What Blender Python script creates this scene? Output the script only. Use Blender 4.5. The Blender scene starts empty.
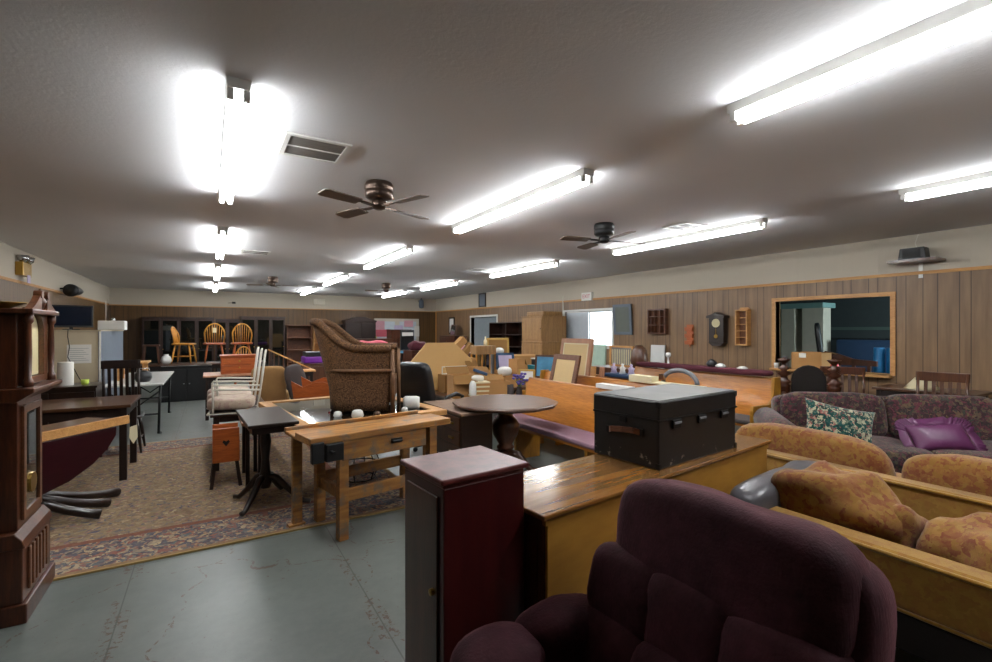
import bpy, bmesh, math, random
from mathutils import Vector, Matrix, noise
random.seed(7)
PI = math.pi
C = bpy.context.scene.collection
# ---------------------------------------------------------------- camera, world, exposure
YAW = math.atan(286/470.0)
cam_data = bpy.data.cameras.new('camera'); cam = bpy.data.objects.new('camera', cam_data); C.objects.link(cam)
cam_data.sensor_width = 36; cam_data.lens = 36*470/992.0; cam_data.clip_start = 0.05; cam_data.clip_end = 200
cam_data.shift_y = -1/992.0
cam.location = (0, 0, 1.5); cam.rotation_euler = (PI/2, 0, -YAW)
bpy.context.scene.camera = cam
vs = bpy.context.scene.view_settings
vs.view_transform = 'Standard'; vs.look = 'None'; vs.gamma = 1; vs.use_curve_mapping = False; vs.exposure = 0.36
world = bpy.data.worlds.new('world'); bpy.context.scene.world = world; world.use_nodes = True
bg = world.node_tree.nodes['Background']; bg.inputs[0].default_value = (0.80, 0.90, 1.0, 1); bg.inputs[1].default_value = 3.5
TUBE = 4.9          # strength of the fluorescent tubes

# ---------------------------------------------------------------- materials
def L(h):
    h = h.lstrip('#'); r = [int(h[i:i+2], 16)/255 for i in (0, 2, 4)]
    return tuple((c/12.92 if c <= .04045 else ((c+.055)/1.055)**2.4) for c in r) + (1,)
class N:
    def __init__(s, name, rough=.6, metal=0, spec=.5):
        s.m = bpy.data.materials.new(name); s.m.use_nodes = True; s.t = s.m.node_tree
        s.b = s.t.nodes['Principled BSDF']; s.b.inputs['Roughness'].default_value = rough
        s.b.inputs['Metallic'].default_value = metal; s.b.inputs['Specular IOR Level'].default_value = spec
    def n(s, typ, **kw):
        x = s.t.nodes.new(typ)
        for k, v in kw.items():
            if k in x.inputs: x.inputs[k].default_value = v
            else: setattr(x, k, v)
        return x
    def l(s, a, b): s.t.links.new(a, b)
    def co(s, scale=(1, 1, 1), rot=(0, 0, 0)):
        tc = s.n('ShaderNodeTexCoord'); mp = s.n('ShaderNodeMapping'); s.l(tc.outputs['Object'], mp.inputs[0])
        mp.inputs['Scale'].default_value = scale; mp.inputs['Rotation'].default_value = rot
        return mp.outputs[0]
    def ramp(s, fac, stops, interp='LINEAR'):
        r = s.n('ShaderNodeValToRGB'); e = r.color_ramp; e.interpolation = interp
        while len(e.elements) < len(stops): e.elements.new(.5)
        for i, (p, c) in enumerate(stops): e.elements[i].position = p; e.elements[i].color = c if len(c) == 4 else (*c, 1)
        s.l(fac, r.inputs[0]); return r.outputs[0]
    def mix(s, fac, a, b, mode='MIX'):
        m = s.n('ShaderNodeMix', data_type='RGBA', blend_type=mode)
        for v, i in ((fac, 0), (a, 6), (b, 7)):
            if hasattr(v, 'is_linked') or hasattr(v, 'links'): s.l(v, m.inputs[i])
            else: m.inputs[i].default_value = v
        return m.outputs[2]
    def math(s, op, a, b=0.0, c=None):
        m = s.n('ShaderNodeMath', operation=op)
        for i, v in enumerate((a, b) if c is None else (a, b, c)):
            if hasattr(v, 'links'): s.l(v, m.inputs[i])
            else: m.inputs[i].default_value = v
        return m.outputs[0]
    def col(s, c):
        if hasattr(c, 'links'): s.l(c, s.b.inputs['Base Color'])
        else: s.b.inputs['Base Color'].default_value = c
    def bump(s, h, strength=.3, dist=.01):
        b = s.n('ShaderNodeBump'); b.inputs['Strength'].default_value = strength; b.inputs['Distance'].default_value = dist
        s.l(h, b.inputs['Height']); s.l(b.outputs[0], s.b.inputs['Normal'])
    def noise(s, vec, scale=5, detail=4, rough=.55):
        x = s.n('ShaderNodeTexNoise'); x.inputs['Scale'].default_value = scale; x.inputs['Detail'].default_value = detail
        x.inputs['Roughness'].default_value = rough
        s.l(vec, x.inputs['Vector']); return x.outputs[0]
M = {}
def flat(name, h, rough=.6, metal=0, var=.12, spec=.5):
    k = N(name, rough, metal, spec); c = L(h)
    n = k.noise(k.co(), 9, 4)
    k.col(k.mix(n, tuple(v*(1-var) for v in c[:3])+(1,), tuple(min(1, v*(1+var)) for v in c[:3])+(1,)))
    M[name] = k.m; return k.m
def wood(name, dark, light, axis='x', rough=.4, sc=1.0, coat=0, bump=.05):
    k = N(name, rough); s = {'x': (1.2, 14, 14), 'y': (14, 1.2, 14), 'z': (14, 14, 1.2)}[axis]
    v = k.co(tuple(q*sc for q in s)); n = k.noise(v, 1.6, 6, .6)
    w = k.noise(k.co(tuple(q*sc*4 for q in s)), 3, 3)
    c = k.ramp(n, [(.3, L(dark)), (.72, L(light))])
    k.col(k.mix(.35, c, k.ramp(w, [(.35, tuple(q*.6 for q in L(dark)[:3])+(1,)), (.65, L(light))])))
    if coat: k.b.inputs['Coat Weight'].default_value = coat; k.b.inputs['Coat Roughness'].default_value = .15
    if bump: k.bump(w, bump, .003)
    M[name] = k.m; return k.m
def cloth(name, stops, scale=22, rough=.95, sheen=.2, weave=True, bump=.25):
    """blotchy print: voronoi cells broken by noise, sorted through a hard ramp"""
    k = N(name, rough, 0, .15); co = k.co(); n = k.noise(co, scale*.6, 3, .6)
    mp = k.n('ShaderNodeVectorMath', operation='MULTIPLY_ADD'); nn = k.n('ShaderNodeTexNoise'); nn.inputs['Scale'].default_value = scale*.8
    k.l(co, nn.inputs['Vector']); k.l(nn.outputs['Color'], mp.inputs[0]); mp.inputs[1].default_value = (.09,)*3; k.l(co, mp.inputs[2])
    v = k.n('ShaderNodeTexVoronoi'); v.inputs['Scale'].default_value = scale; k.l(mp.outputs[0], v.inputs['Vector'])
    sep = k.n('ShaderNodeSeparateColor'); k.l(v.outputs['Color'], sep.inputs[0])
    f = k.math('ADD', k.math('MULTIPLY', sep.outputs[0], .72), k.math('MULTIPLY', n, .28))
    k.col(k.ramp(f, [(p, L(h)) for p, h in stops], 'LINEAR'))
    w = k.noise(co, 260 if weave else 60, 2); k.bump(w, bump, .004)
    k.b.inputs['Sheen Weight'].default_value = sheen
    M[name] = k.m; return k.m

flat('white_paint', '#c9c2b2', .7); flat('white_enamel', '#d9d8d2', .35, var=.04); flat('black_plastic', '#17181a', .4)
flat('black_leather', '#15171a', .38); flat('grey_leather', '#58565a', .3, var=.2); flat('iron', '#121212', .5, .4)
flat('brass', '#a98742', .3, .9); flat('chrome', '#b8b8b8', .2, 1); flat('fan_blade', '#6f5f52', .5); flat('bronze', '#5a4a40', .32, .75)
flat('white_metal', '#d3cfc2', .45); flat('porcelain', '#d8d8d4', .2, var=.05); flat('paper', '#dcd9d2', .8, var=.05)
flat('paper_pink', '#d9a3b0', .8); flat('paper_red', '#c05a68', .8); flat('paper_green', '#b9cf55', .8); flat('paper_lilac', '#b8acc8', .8)
flat('gray_panel', '#5f6874', .6); flat('beige_panel', '#b9ab90', .6, var=.06); flat('grey_plastic', '#7b7c7e', .5)
flat('red_plastic', '#b3122a', .4); flat('teal_plastic', '#1f8fa0', .4); flat('blue_vinyl', '#1f77b0', .4); flat('blue_cloth', '#27405f', .8)
flat('purple_vinyl', '#6d1f8f', .4); flat('purple_flower', '#5b4d94', .8, var=.4); flat('green_leaf', '#4a6a3a', .7, var=.3)
flat('pew_seat', '#8a6a78', .85); flat('burgundy', '#4a1020', .85, var=.3); flat('dark_wall', '#33393a', .8); flat('plum', '#4c1530', .8)
flat('card', '#a87b48', .85, var=.08); flat('card_dark', '#86602f', .85, var=.1); flat('canvas', '#cdb383', .85, var=.06); flat('tan_board', '#c79e62', .6, var=.05)
flat('felt_dark', '#1b1410', .95); flat('mirror', '#9aa4a6', .06, 1, var=.02); flat('cream_cloth', '#b9a692', .95, var=.15)
flat('gold_frame', '#a8843c', .4, .3); flat('clock_face', '#c8bc92', .4); flat('black_trim', '#0d0d0e', .5); flat('tan_cloth', '#8d6a3f', .95, var=.2)
flat('grey_cloth', '#4b4443', .95); flat('glass_bead', '#c9c9c4', .1, var=.1); flat('screen', '#0c1626', .1); flat('cyan_photo', '#4b86a8', .3, var=.5)
flat('satin_purple', '#5c2850', .42, var=.15); flat('teal_paint', '#7fa3a0', .6); flat('pale_green', '#8fa392', .6, var=.25); flat('ivory', '#d9cda8', .5)
wood('oak', '#8a5a22', '#c58a3e', 'y'); wood('pew_oak', '#a05f1e', '#c98232', 'y', .3, .6, .3); wood('pew_oak_z', '#96661a', '#b9842a', 'z', .35, .6, .2)
wood('golden', '#a86a1e', '#dc9a3c', 'z', .35); wood('orange_wood', '#8a3e12', '#c0642a', 'x', .4); wood('dark_wood', '#150c08', '#2c1a12', 'x', .35, 1, .3)
wood('dark_wood_z', '#160d09', '#2a1810', 'z', .4); wood('mahogany', '#2c1209', '#5c3019', 'z', .35, .7, .3); wood('mahogany_x', '#3f2012', '#704327', 'y', .3, .7, .4)
wood('walnut', '#3d2113', '#5f3a24', 'z', .35, .7, .3); wood('walnut_x', '#3d2416', '#5d3a25', 'x', .3, .6, .4); wood('hutch', '#1c0f0a', '#3a2016', 'z', .4)
wood('red_dark', '#22040a', '#2f0a10', 'x', .28, .6, .5); wood('shelf_wood', '#4f2c18', '#7a4a2b', 'y', .5); wood('wicker_wood', '#4f341f', '#7d5736', 'z', .7)
wood('drift', '#5a4236', '#8d7460', 'x', .55); wood('pine', '#a9743c', '#cf9c5e', 'y', .5); wood('pinky', '#8b5b40', '#b98360', 'z', .5)
wood('blade_wood', '#3d2f26', '#55443a', 'x', .5); wood('trim_wood', '#a9743a', '#c8935090'[:7], 'y', .5); wood('armoire', '#7d5a34', '#ab814f', 'z', .5)

def m_bench():
    k = N('bench_wood', .5); v = k.co((2, 16, 16)); n = k.noise(v, 1.5, 6)
    st = k.noise(k.co((3, 3, 3)), 3, 5, .7)
    c = k.ramp(n, [(.3, L('#7a4a1e')), (.7, L('#b4803f'))])
    k.col(k.mix(k.ramp(st, [(.5, (0, 0, 0, 1)), (.66, (1, 1, 1, 1))]), c, L('#6e5f50'))); k.bump(n, .2, .004); M['bench_wood'] = k.m
m_bench()
def m_red():
    k = N('cherry_lacquer', .3); n = k.noise(k.co((10, 10, 1)), 2, 5); s = k.noise(k.co((1, 1, 1)), 90, 2)
    c = k.ramp(n, [(.3, L('#350d0e')), (.7, L('#491715'))]); k.col(c)
    k.b.inputs['Coat Weight'].default_value = .25; k.b.inputs['Coat Roughness'].default_value = .25; k.bump(s, .04, .002); M['cherry_lacquer'] = k.m
    k = N('cherry_top', .34); n = k.noise(k.co((3, 3, 3)), 5, 5, .7)
    k.col(k.ramp(n, [(.35, L('#4f1a18')), (.7, L('#743430'))])); M['cherry_top'] = k.m
m_red()
def m_dresser():
    k = N('dresser_top', .2); n = k.noise(k.co((1.0, 12, 12)), 1.8, 6, .6); w = k.noise(k.co((1, 1, 1)), 2.2, 2)
    c = k.ramp(n, [(.3, L('#6b431a')), (.55, L('#93642c')), (.75, L('#a67a3e'))]); k.col(k.mix(k.math('MULTIPLY', w, .5), c, L('#5a3716')))
    k.b.inputs['Coat Weight'].default_value = .3; k.b.inputs['Coat Roughness'].default_value = .12; M['dresser_top'] = k.m
    k = N('raw_back', .6); n = k.noise(k.co((2, 2, 6)), 2, 5); k.col(k.ramp(n, [(.3, L('#97661b')), (.7, L('#ad7c28'))])); M['raw_back'] = k.m
m_dresser()
def m_trunk():
    k = N('trunk_black', .42); n = k.noise(k.co(), 16, 6, .75); n2 = k.noise(k.co(), 3, 3)
    sepx = k.n('ShaderNodeSeparateXYZ'); k.l(k.co(), sepx.inputs[0])
    low = k.math('LESS_THAN', sepx.outputs[2], .07); f = k.math('MULTIPLY', k.math('GREATER_THAN', n, .62), low)
    k.col(k.mix(f, k.mix(n2, L('#090808'), L('#181615')), L('#8d8478'))); k.bump(n, .15, .004); M['trunk_black'] = k.m
    k = N('trunk_lid', .42); n = k.noise(k.co(), 4, 6, .7); k.col(k.ramp(n, [(.3, L('#3b3935')), (.7, L('#605d57'))])); M['trunk_lid'] = k.m  # lid top lighter than the body: its grey paints in reflected light
m_trunk()
def m_ceiling():
    k = N('textured_ceiling', .9, 0, .1); n = k.noise(k.co(), 38, 5, .65); n2 = k.noise(k.co(), 1.2, 3)
    k.col(k.mix(n2, L('#d8d8da'), L('#e3e2e3'))); r = k.ramp(n, [(.42, (0, 0, 0, 1)), (.62, (1, 1, 1, 1))]); k.bump(r, .12, .005); M['textured_ceiling'] = k.m
m_ceiling()
def m_panel(name, axis, a, b):
    k = N(name, .45); tc = k.n('ShaderNodeTexCoord'); s = k.n('ShaderNodeSeparateXYZ'); k.l(tc.outputs['Object'], s.inputs[0])
    u = s.outputs[axis]; z = s.outputs[2]
    n = k.noise(k.co((9, 9, .7)), 1.8, 6, .6)
    wood_c = k.ramp(n, [(.3, L(a)), (.7, L(b))])
    # grooves at uneven steps that repeat every sheet of 1.22 m
    g = None
    for off in (0, .10, .30, .405, .61, .71, .91, 1.05):
        d = k.math('ABSOLUTE', k.math('SUBTRACT', k.math('PINGPONG', k.math('SUBTRACT', u, off-50*1.22), .61), 0.0))
        q = k.math('LESS_THAN', d, .0045); g = q if g is None else k.math('MAXIMUM', g, q)
    pid = k.n('ShaderNodeTexWhiteNoise', noise_dimensions='1D'); k.l(k.math('FLOOR', k.math('DIVIDE', u, .203)), pid.inputs['W'])
    wood_c = k.mix(k.math('MULTIPLY', pid.outputs[0], .25), wood_c, L(a))
    pan = k.mix(k.math('MULTIPLY', g, .8), wood_c, L('#21150c'))
    up = k.math('GREATER_THAN', z, 2.22)
    k.col(k.mix(up, pan, L('#b9b0a0')))
    rg = k.math('ADD', .42, k.math('MULTIPLY', up, .4)); k.l(rg, k.b.inputs['Roughness'])
    k.bump(k.math('SUBTRACT', 1.0, g), .4, .004); M[name] = k.m
m_panel('panelling_right', 1, '#6b5138', '#8a6c4c'); m_panel('panelling_back', 0, '#4f3819', '#664826'); m_panel('panelling_left', 1, '#543c1c', '#6d4f28')  # back and left toned darker than right, partly painting in the dimmer light there
def m_floor():
    k = N('painted_floor', .3); tc = k.n('ShaderNodeTexCoord'); s = k.n('ShaderNodeSeparateXYZ'); k.l(tc.outputs['Object'], s.inputs[0])
    x, y = s.outputs[0], s.outputs[1]; n = k.noise(k.co(), 1.3, 5, .6); f = k.noise(k.co(), 14, 5, .7)
    base = k.mix(.3, k.ramp(n, [(.3, L('#545a56')), (.7, L('#6a6e69'))]), k.ramp(f, [(.3, L('#4d5350')), (.7, L('#757a74'))]))
    sx = k.math('LESS_THAN', k.math('PINGPONG', k.math('ADD', x, 116.5-.755), .5825), .0035)
    sy = k.math('LESS_THAN', k.math('PINGPONG', k.math('ADD', y, 48.8-1.3), 1.22), .0035)
    seam = k.math('MAXIMUM', sx, sy)
    near = k.math('LESS_THAN', k.math('PINGPONG', k.math('ADD', x, 116.5-.755), .5825), .05)
    sp = k.noise(k.co((1, 1, 1)), 26, 6, .75); reg = k.noise(k.co(), .9, 2)
    chips = k.math('GREATER_THAN', k.math('ADD', sp, k.math('MULTIPLY', reg, .22)), .765)
    chips2 = k.math('MULTIPLY', k.math('GREATER_THAN', sp, .545), k.math('MULTIPLY', near, k.math('GREATER_THAN', reg, .44)))
    # long scratches
    w = k.n('ShaderNodeTexVoronoi', feature='DISTANCE_TO_EDGE'); w.inputs['Scale'].default_value = .8
    wn = k.n('ShaderNodeTexNoise'); wn.inputs['Scale'].default_value = 2.5; k.l(k.co(), wn.inputs['Vector']); wv = k.n('ShaderNodeVectorMath', operation='MULTIPLY_ADD'); k.l(wn.outputs['Color'], wv.inputs[0]); wv.inputs[1].default_value = (.5,)*3; k.l(k.co(), wv.inputs[2]); k.l(wv.outputs[0], w.inputs['Vector']); sc = k.math('MULTIPLY', k.math('LESS_THAN', w.outputs[0], .006), k.math('GREATER_THAN', k.math('ADD', sp, k.math('MULTIPLY', reg, .3)), .655))
    ch = k.math('MINIMUM', 1.0, k.math('ADD', k.math('ADD', chips, chips2), sc))
    c = k.mix(k.math('MULTIPLY', ch, .85), base, L('#4d2f1b')); k.col(k.mix(k.math('MULTIPLY', seam, .75), c, L('#3a3a34')))
    k.l(k.math('ADD', .28, k.math('MULTIPLY', f, .2)), k.b.inputs['Roughness']); M['painted_floor'] = k.m
m_floor()
def m_rug(w, d):
    k = N('rug', .98, 0, .05); tc = k.n('ShaderNodeTexCoord'); s = k.n('ShaderNodeSeparateXYZ'); k.l(tc.outputs['Object'], s.inputs[0])
    ax = k.math('SUBTRACT', w/2, k.math('ABSOLUTE', s.outputs[0])); ay = k.math('SUBTRACT', d/2, k.math('ABSOLUTE', s.outputs[1]))
    e = k.math('MINIMUM', ax, ay)
    nn = k.n('ShaderNodeTexNoise'); nn.inputs['Scale'].default_value = 16; k.l(tc.outputs['Object'], nn.inputs['Vector'])
    vm = k.n('ShaderNodeVectorMath', operation='MULTIPLY_ADD'); k.l(nn.outputs['Color'], vm.inputs[0]); vm.inputs[1].default_value = (.12,)*3; k.l(tc.outputs['Object'], vm.inputs[2])
    v = k.n('ShaderNodeTexVoronoi'); v.inputs['Scale'].default_value = 38; k.l(vm.outputs[0], v.inputs['Vector'])
    sp = k.n('ShaderNodeSeparateColor'); k.l(v.outputs['Color'], sp.inputs[0])
    field = k.ramp(sp.outputs[0], [(.0, L('#8a765c')), (.25, L('#a08d70')), (.5, L('#7c6350')), (.65, L('#93826a')), (.8, L('#57586a')), (.9, L('#a07868')), (1, L('#b0a080'))])
    bord = k.ramp(sp.outputs[0], [(.0, L('#28344e')), (.3, L('#3a4a66')), (.45, L('#b59f7e')), (.6, L('#8a4a48')), (.8, L('#5a6b70')), (1, L('#c0ab88'))])
    inb = k.math('MULTIPLY', k.math('GREATER_THAN', e, .05), k.math('LESS_THAN', e, .50))
    gu = k.math('MULTIPLY', k.math('GREATER_THAN', e, .50), k.math('LESS_THAN', e, .56))
    c = k.mix(k.math('MULTIPLY', inb, .8), field, bord); c = k.mix(k.math('MULTIPLY', gu, .8), c, L('#7a4238'))
    ed = k.math('LESS_THAN', e, .05); c = k.mix(k.math('MULTIPLY', ed, .75), c, L('#8a6b4a')); ed2 = k.math('LESS_THAN', e, .015); c = k.mix(ed2, c, L('#a38a58'))
    f = k.noise(k.co(), 60, 4, .8); f2 = k.noise(k.co(), 2.5, 3)
    c = k.mix(k.math('MULTIPLY', f, .38), c, L('#6d5c48')); k.col(c); k.bump(f, .4, .006); M['rug'] = k.m
m_rug(3.8, 3.9)
cloth('floral_sofa', [(.1, '#2b1f22'), (.3, '#4a2f33'), (.42, '#2c2f2c'), (.55, '#6b3440'), (.66, '#3b4238'), (.8, '#6d5a44'), (.95, '#2a2426')], 40)
cloth('gold_damask', [(.1, '#7f5c28'), (.34, '#916a35'), (.42, '#7b452c'), (.52, '#8a6136'), (.60, '#917039'), (.68, '#753f2a'), (.80, '#865832'), (.95, '#a27e42')], 34)
cloth('gold_back', [(.1, '#8a6426'), (.4, '#96702c'), (.55, '#8a5e28'), (.75, '#92692a'), (.95, '#9c7631')], 34, .9, .3)
cloth('gold_plain', [(.1, '#85601f'), (.5, '#8f6824'), (.95, '#98722c')], 60, .9, .3)
cloth('green_floral', [(.1, '#123a38'), (.34, '#1f5450'), (.42, '#b0ab8c'), (.52, '#b8ae94'), (.57, '#9a5a56'), (.62, '#143432'), (.78, '#1c4a40'), (.85, '#a8a58c'), (.95, '#2a5a3a')], 40)
cloth('white_print', [(.1, '#b3a18f'), (.5, '#c2b09c'), (.8, '#ad8f86'), (.95, '#c9bba8')], 26)
def m_velvet():
    k = N('plum_velvet', .85, 0, .2); n = k.noise(k.co((1, 1, 1)), 9, 5, .7); f = k.noise(k.co((140, 140, 18)), 1, 2); g = k.noise(k.co((30, 130, 130)), 1, 2)
    k.col(k.ramp(n, [(.3, L('#281016')), (.75, L('#4b262d'))])); k.b.inputs['Sheen Weight'].default_value = .55
    k.b.inputs['Sheen Tint'].default_value = L('#a06a70'); k.b.inputs['Sheen Roughness'].default_value = .4
    k.bump(k.math('ADD', f, g), .35, .004); M['plum_velvet'] = k.m
m_velvet()
def m_wicker():
    k = N('wicker', .75, 0, .3); co = k.co()
    w1 = k.n('ShaderNodeTexWave', wave_type='BANDS', bands_direction='Z'); w1.inputs['Scale'].default_value = 30; w1.inputs['Distortion'].default_value = 1.5; k.l(co, w1.inputs['Vector'])
    v = k.n('ShaderNodeTexVoronoi'); v.inputs['Scale'].default_value = 90; k.l(k.co((1, 1, .8)), v.inputs['Vector'])
    f = k.math('MULTIPLY', w1.outputs[1], k.math('SUBTRACT', 1.1, v.outputs[0]))
    k.col(k.ramp(f, [(.1, L('#342113')), (.45, L('#6a4727')), (.8, L('#966e45'))])); k.bump(f, .7, .008); M['wicker'] = k.m
m_wicker()
def m_emit(name, c, s):
    k = N(name, .4); k.col((.9, .9, .9, 1)); k.b.inputs['Emission Color'].default_value = c; k.b.inputs['Emission Strength'].default_value = s; M[name] = k.m
m_emit('tube_glow', (.95, .98, 1.0, 1), TUBE*8)
m_emit('added_panel_glow', (.75, .95, 1.0, 1), 14)
def m_glass(name, tint, rough=.02, alpha=None):
    k = N(name, rough); k.col(tint); k.b.inputs['Transmission Weight'].default_value = 1; k.b.inputs['IOR'].default_value = 1.1; M[name] = k.m
m_glass('clear_glass', (.95, .97, .97, 1)); m_glass('frosted', (.8, .88, .95, 1), .5)
def m_tabletop():
    k = N('table_glass', .04); k.col(L('#10120f')); k.b.inputs['Coat Weight'].default_value = 1; k.b.inputs['Coat Roughness'].default_value = .02; M['table_glass'] = k.m
m_tabletop()
def m_grille():
    k = N('vent_grille', .6); s = k.n('ShaderNodeSeparateXYZ'); k.l(k.co(), s.inputs[0])
    a = k.math('PINGPONG', k.math('MULTIPLY', k.math('ADD', s.outputs[0], s.outputs[1]), 70), 1.0); b = k.math('PINGPONG', k.math('MULTIPLY', k.math('SUBTRACT', s.outputs[0], s.outputs[1]), 70), 1.0)
    f = k.math('MINIMUM', a, b); k.col(k.mix(k.math('LESS_THAN', f, .3), L('#1e1d1b'), L('#8d8880'))); M['vent_grille'] = k.m
m_grille()

# ---------------------------------------------------------------- geometry helpers
class MB:
    def __init__(s): s.bm = bmesh.new(); s.X = Matrix.Identity(4)
    def _add(s, verts, faces):
        vs = [s.bm.verts.new(s.X @ Vector(v)) for v in verts]
        for f in faces:
            try: s.bm.faces.new([vs[i] for i in f])
            except ValueError: pass
        return s
    def box(s, x0, x1, y0, y1, z0, z1):
        v = [(x, y, z) for x in (x0, x1) for y in (y0, y1) for z in (z0, z1)]
        return s._add(v, [(0, 1, 3, 2), (4, 6, 7, 5), (0, 4, 5, 1), (2, 3, 7, 6), (0, 2, 6, 4), (1, 5, 7, 3)])
    def rbox(s, c, size, rot=(0, 0, 0)):
        o = s.X; e = Matrix.Translation(c) @ Matrix.Rotation(rot[2], 4, 'Z') @ Matrix.Rotation(rot[1], 4, 'Y') @ Matrix.Rotation(rot[0], 4, 'X')
        s.X = o @ e; a, b, d = (q/2 for q in size); s.box(-a, a, -b, b, -d, d); s.X = o; return s
    def bar(s, p0, p1, w, h=None, up=(0, 0, 1)):
        h = h or w; p0, p1 = Vector(p0), Vector(p1); d = (p1-p0).normalized(); u = Vector(up)
        if abs(d.dot(u)) > .98: u = Vector((0, 1, 0))
        r = d.cross(u).normalized(); u = r.cross(d)
        v = [p + r*a*w/2 + u*b*h/2 for p in (p0, p1) for a, b in ((-1, -1), (1, -1), (1, 1), (-1, 1))]
        return s._add(v, [(0, 1, 2, 3), (7, 6, 5, 4), (0, 4, 5, 1), (1, 5, 6, 2), (2, 6, 7, 3), (3, 7, 4, 0)])
    def tube(s, pts, r, seg=8, closed=False):
        pts = [Vector(p) for p in pts]; rs = r if isinstance(r, (list, tuple)) else [r]*len(pts); n = len(pts); V = []; F = []
        ref = None
        for i, p in enumerate(pts):
            a = pts[(i-1) % n] if (closed or i > 0) else p; b = pts[(i+1) % n] if (closed or i < n-1) else p
            d = (b-a).normalized() if (b-a).length > 1e-9 else Vector((0, 0, 1))
            if ref is None: ref = Vector((0, 0, 1)) if abs(d.z) < .9 else Vector((1, 0, 0))
            u = d.cross(ref).normalized(); w = u.cross(d).normalized(); ref = w
            for k in range(seg):
                t = 2*PI*k/seg; V.append(p + (u*math.cos(t)+w*math.sin(t))*rs[i])
        m = n if closed else n-1
        for i in range(m):
            for k in range(seg):
                j = (i+1) % n; F.append((i*seg+k, i*seg+(k+1) % seg, j*seg+(k+1) % seg, j*seg+k))
        if not closed: F.append(tuple(range(seg))[::-1]); F.append(tuple((n-1)*seg+k for k in range(seg)))
        return s._add(V, F)
    def lathe(s, prof, c=(0, 0, 0), seg=20, sx=1, sy=1):
        V = []; F = []; n = len(prof)
        for r, z in prof:
            for k in range(seg): t = 2*PI*k/seg; V.append((c[0]+r*sx*math.cos(t), c[1]+r*sy*math.sin(t), c[2]+z))
        for i in range(n-1):
            for k in range(seg): F.append((i*seg+k, i*seg+(k+1) % seg, (i+1)*seg+(k+1) % seg, (i+1)*seg+k))
        F.append(tuple(range(seg))[::-1]); F.append(tuple((n-1)*seg+k for k in range(seg)))
        return s._add(V, F)
    def prism(s, poly, a0, a1, axis='y'):
        """poly in the two other axes, pushed from a0 to a1 along axis"""
        def mk(p, a): return {'x': (a, p[0], p[1]), 'y': (p[0], a, p[1]), 'z': (p[0], p[1], a)}[axis]
        n = len(poly); V = [mk(p, a0) for p in poly] + [mk(p, a1) for p in poly]
        F = [tuple(range(n)), tuple(range(2*n-1, n-1, -1))] + [(i, n+i, n+(i+1) % n, (i+1) % n) for i in range(n)]
        return s._add(V, F)
    def frame(s, w, h, b, t, z0=0):
        """picture frame in the xz plane, centred on x, thickness t along y"""
        s.box(-w/2, w/2, 0, t, z0, z0+b); s.box(-w/2, w/2, 0, t, z0+h-b, z0+h); s.box(-w/2, -w/2+b, 0, t, z0+b, z0+h-b); return s.box(w/2-b, w/2, 0, t, z0+b, z0+h-b)
    def blob(s, c, size, e=.35, seg=20, rings=12, rough=0, rot=(0, 0, 0), seed=0, puff=0):
        """superellipsoid cushion: e small = boxy, 1 = round"""
        o = s.X; s.X = o @ Matrix.Translation(c) @ Matrix.Rotation(rot[2], 4, 'Z') @ Matrix.Rotation(rot[1], 4, 'Y') @ Matrix.Rotation(rot[0], 4, 'X')
        pw = lambda v, q: math.copysign(abs(v)**q, v); V = []; F = []
        for i in range(rings+1):
            ph = -PI/2+PI*i/rings
            for k in range(seg):
                t = 2*PI*k/seg
                p = Vector((pw(math.cos(ph), e)*pw(math.cos(t), e), pw(math.cos(ph), e)*pw(math.sin(t), e), pw(math.sin(ph), e)))
                q = Vector((p.x*size[0]/2, p.y*size[1]/2, p.z*size[2]/2))
                if rough: q += p.normalized()*noise.noise(q*7+Vector((seed, seed*2, 0)))*rough
                V.append(q)
        for i in range(rings):
            for k in range(seg): F.append((i*seg+k, i*seg+(k+1) % seg, (i+1)*seg+(k+1) % seg, (i+1)*seg+k))
        s._add(V, F); s.X = o; return s
    def build(s, name, mat, parent=None, bevel=0, smooth=False, sub=0, loc=None, rot=None):
        bmesh.ops.remove_doubles(s.bm, verts=s.bm.verts, dist=1e-6); bmesh.ops.recalc_face_normals(s.bm, faces=s.bm.faces)
        me = bpy.data.meshes.new(name); s.bm.to_mesh(me); s.bm.free(); me.materials.append(M[mat])
        if smooth:
            for p in me.polygons: p.use_smooth = True
        o = bpy.data.objects.new(name, me); C.objects.link(o)
        if parent: o.parent = parent
        if loc: o.location = loc
        if rot: o.rotation_euler = rot
        if bevel: b = o.modifiers.new('bevel', 'BEVEL'); b.width = bevel; b.segments = 2; b.limit_method = 'ANGLE'; b.angle_limit = .6
        if sub: q = o.modifiers.new('sub', 'SUBSURF'); q.levels = sub; q.render_levels = sub
        return o
def tag(o, label, cat, group=None, kind=None):
    o['label'] = label; o['category'] = cat
    if group: o['group'] = group
    if kind: o['kind'] = kind
    return o
def thing(name, label, cat, loc=(0, 0, 0), rz=0, group=None):
    o = bpy.data.objects.new(name, None); C.objects.link(o); o.location = loc; o.rotation_euler = (0, 0, rz); o.empty_display_size = .1
    return tag(o, label, cat, group)
def dup(root, loc, rz=None, label=None, scale=None, rot=None):
    r = root.copy(); C.objects.link(r); r.location = loc
    if rz is not None: r.rotation_euler = (0, 0, rz)
    if rot is not None: r.rotation_euler = rot
    if scale: r.scale = scale
    if label: r['label'] = label
    for ch in list(root.children):
        c = ch.copy(); C.objects.link(c); c.parent = r
        for g in ch.children: d = g.copy(); C.objects.link(d); d.parent = c
    return r
def struct(name, mb, mat, bevel=0): o = mb.build(name, mat, None, bevel); o['kind'] = 'structure'; return o
R = math.radians
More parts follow.
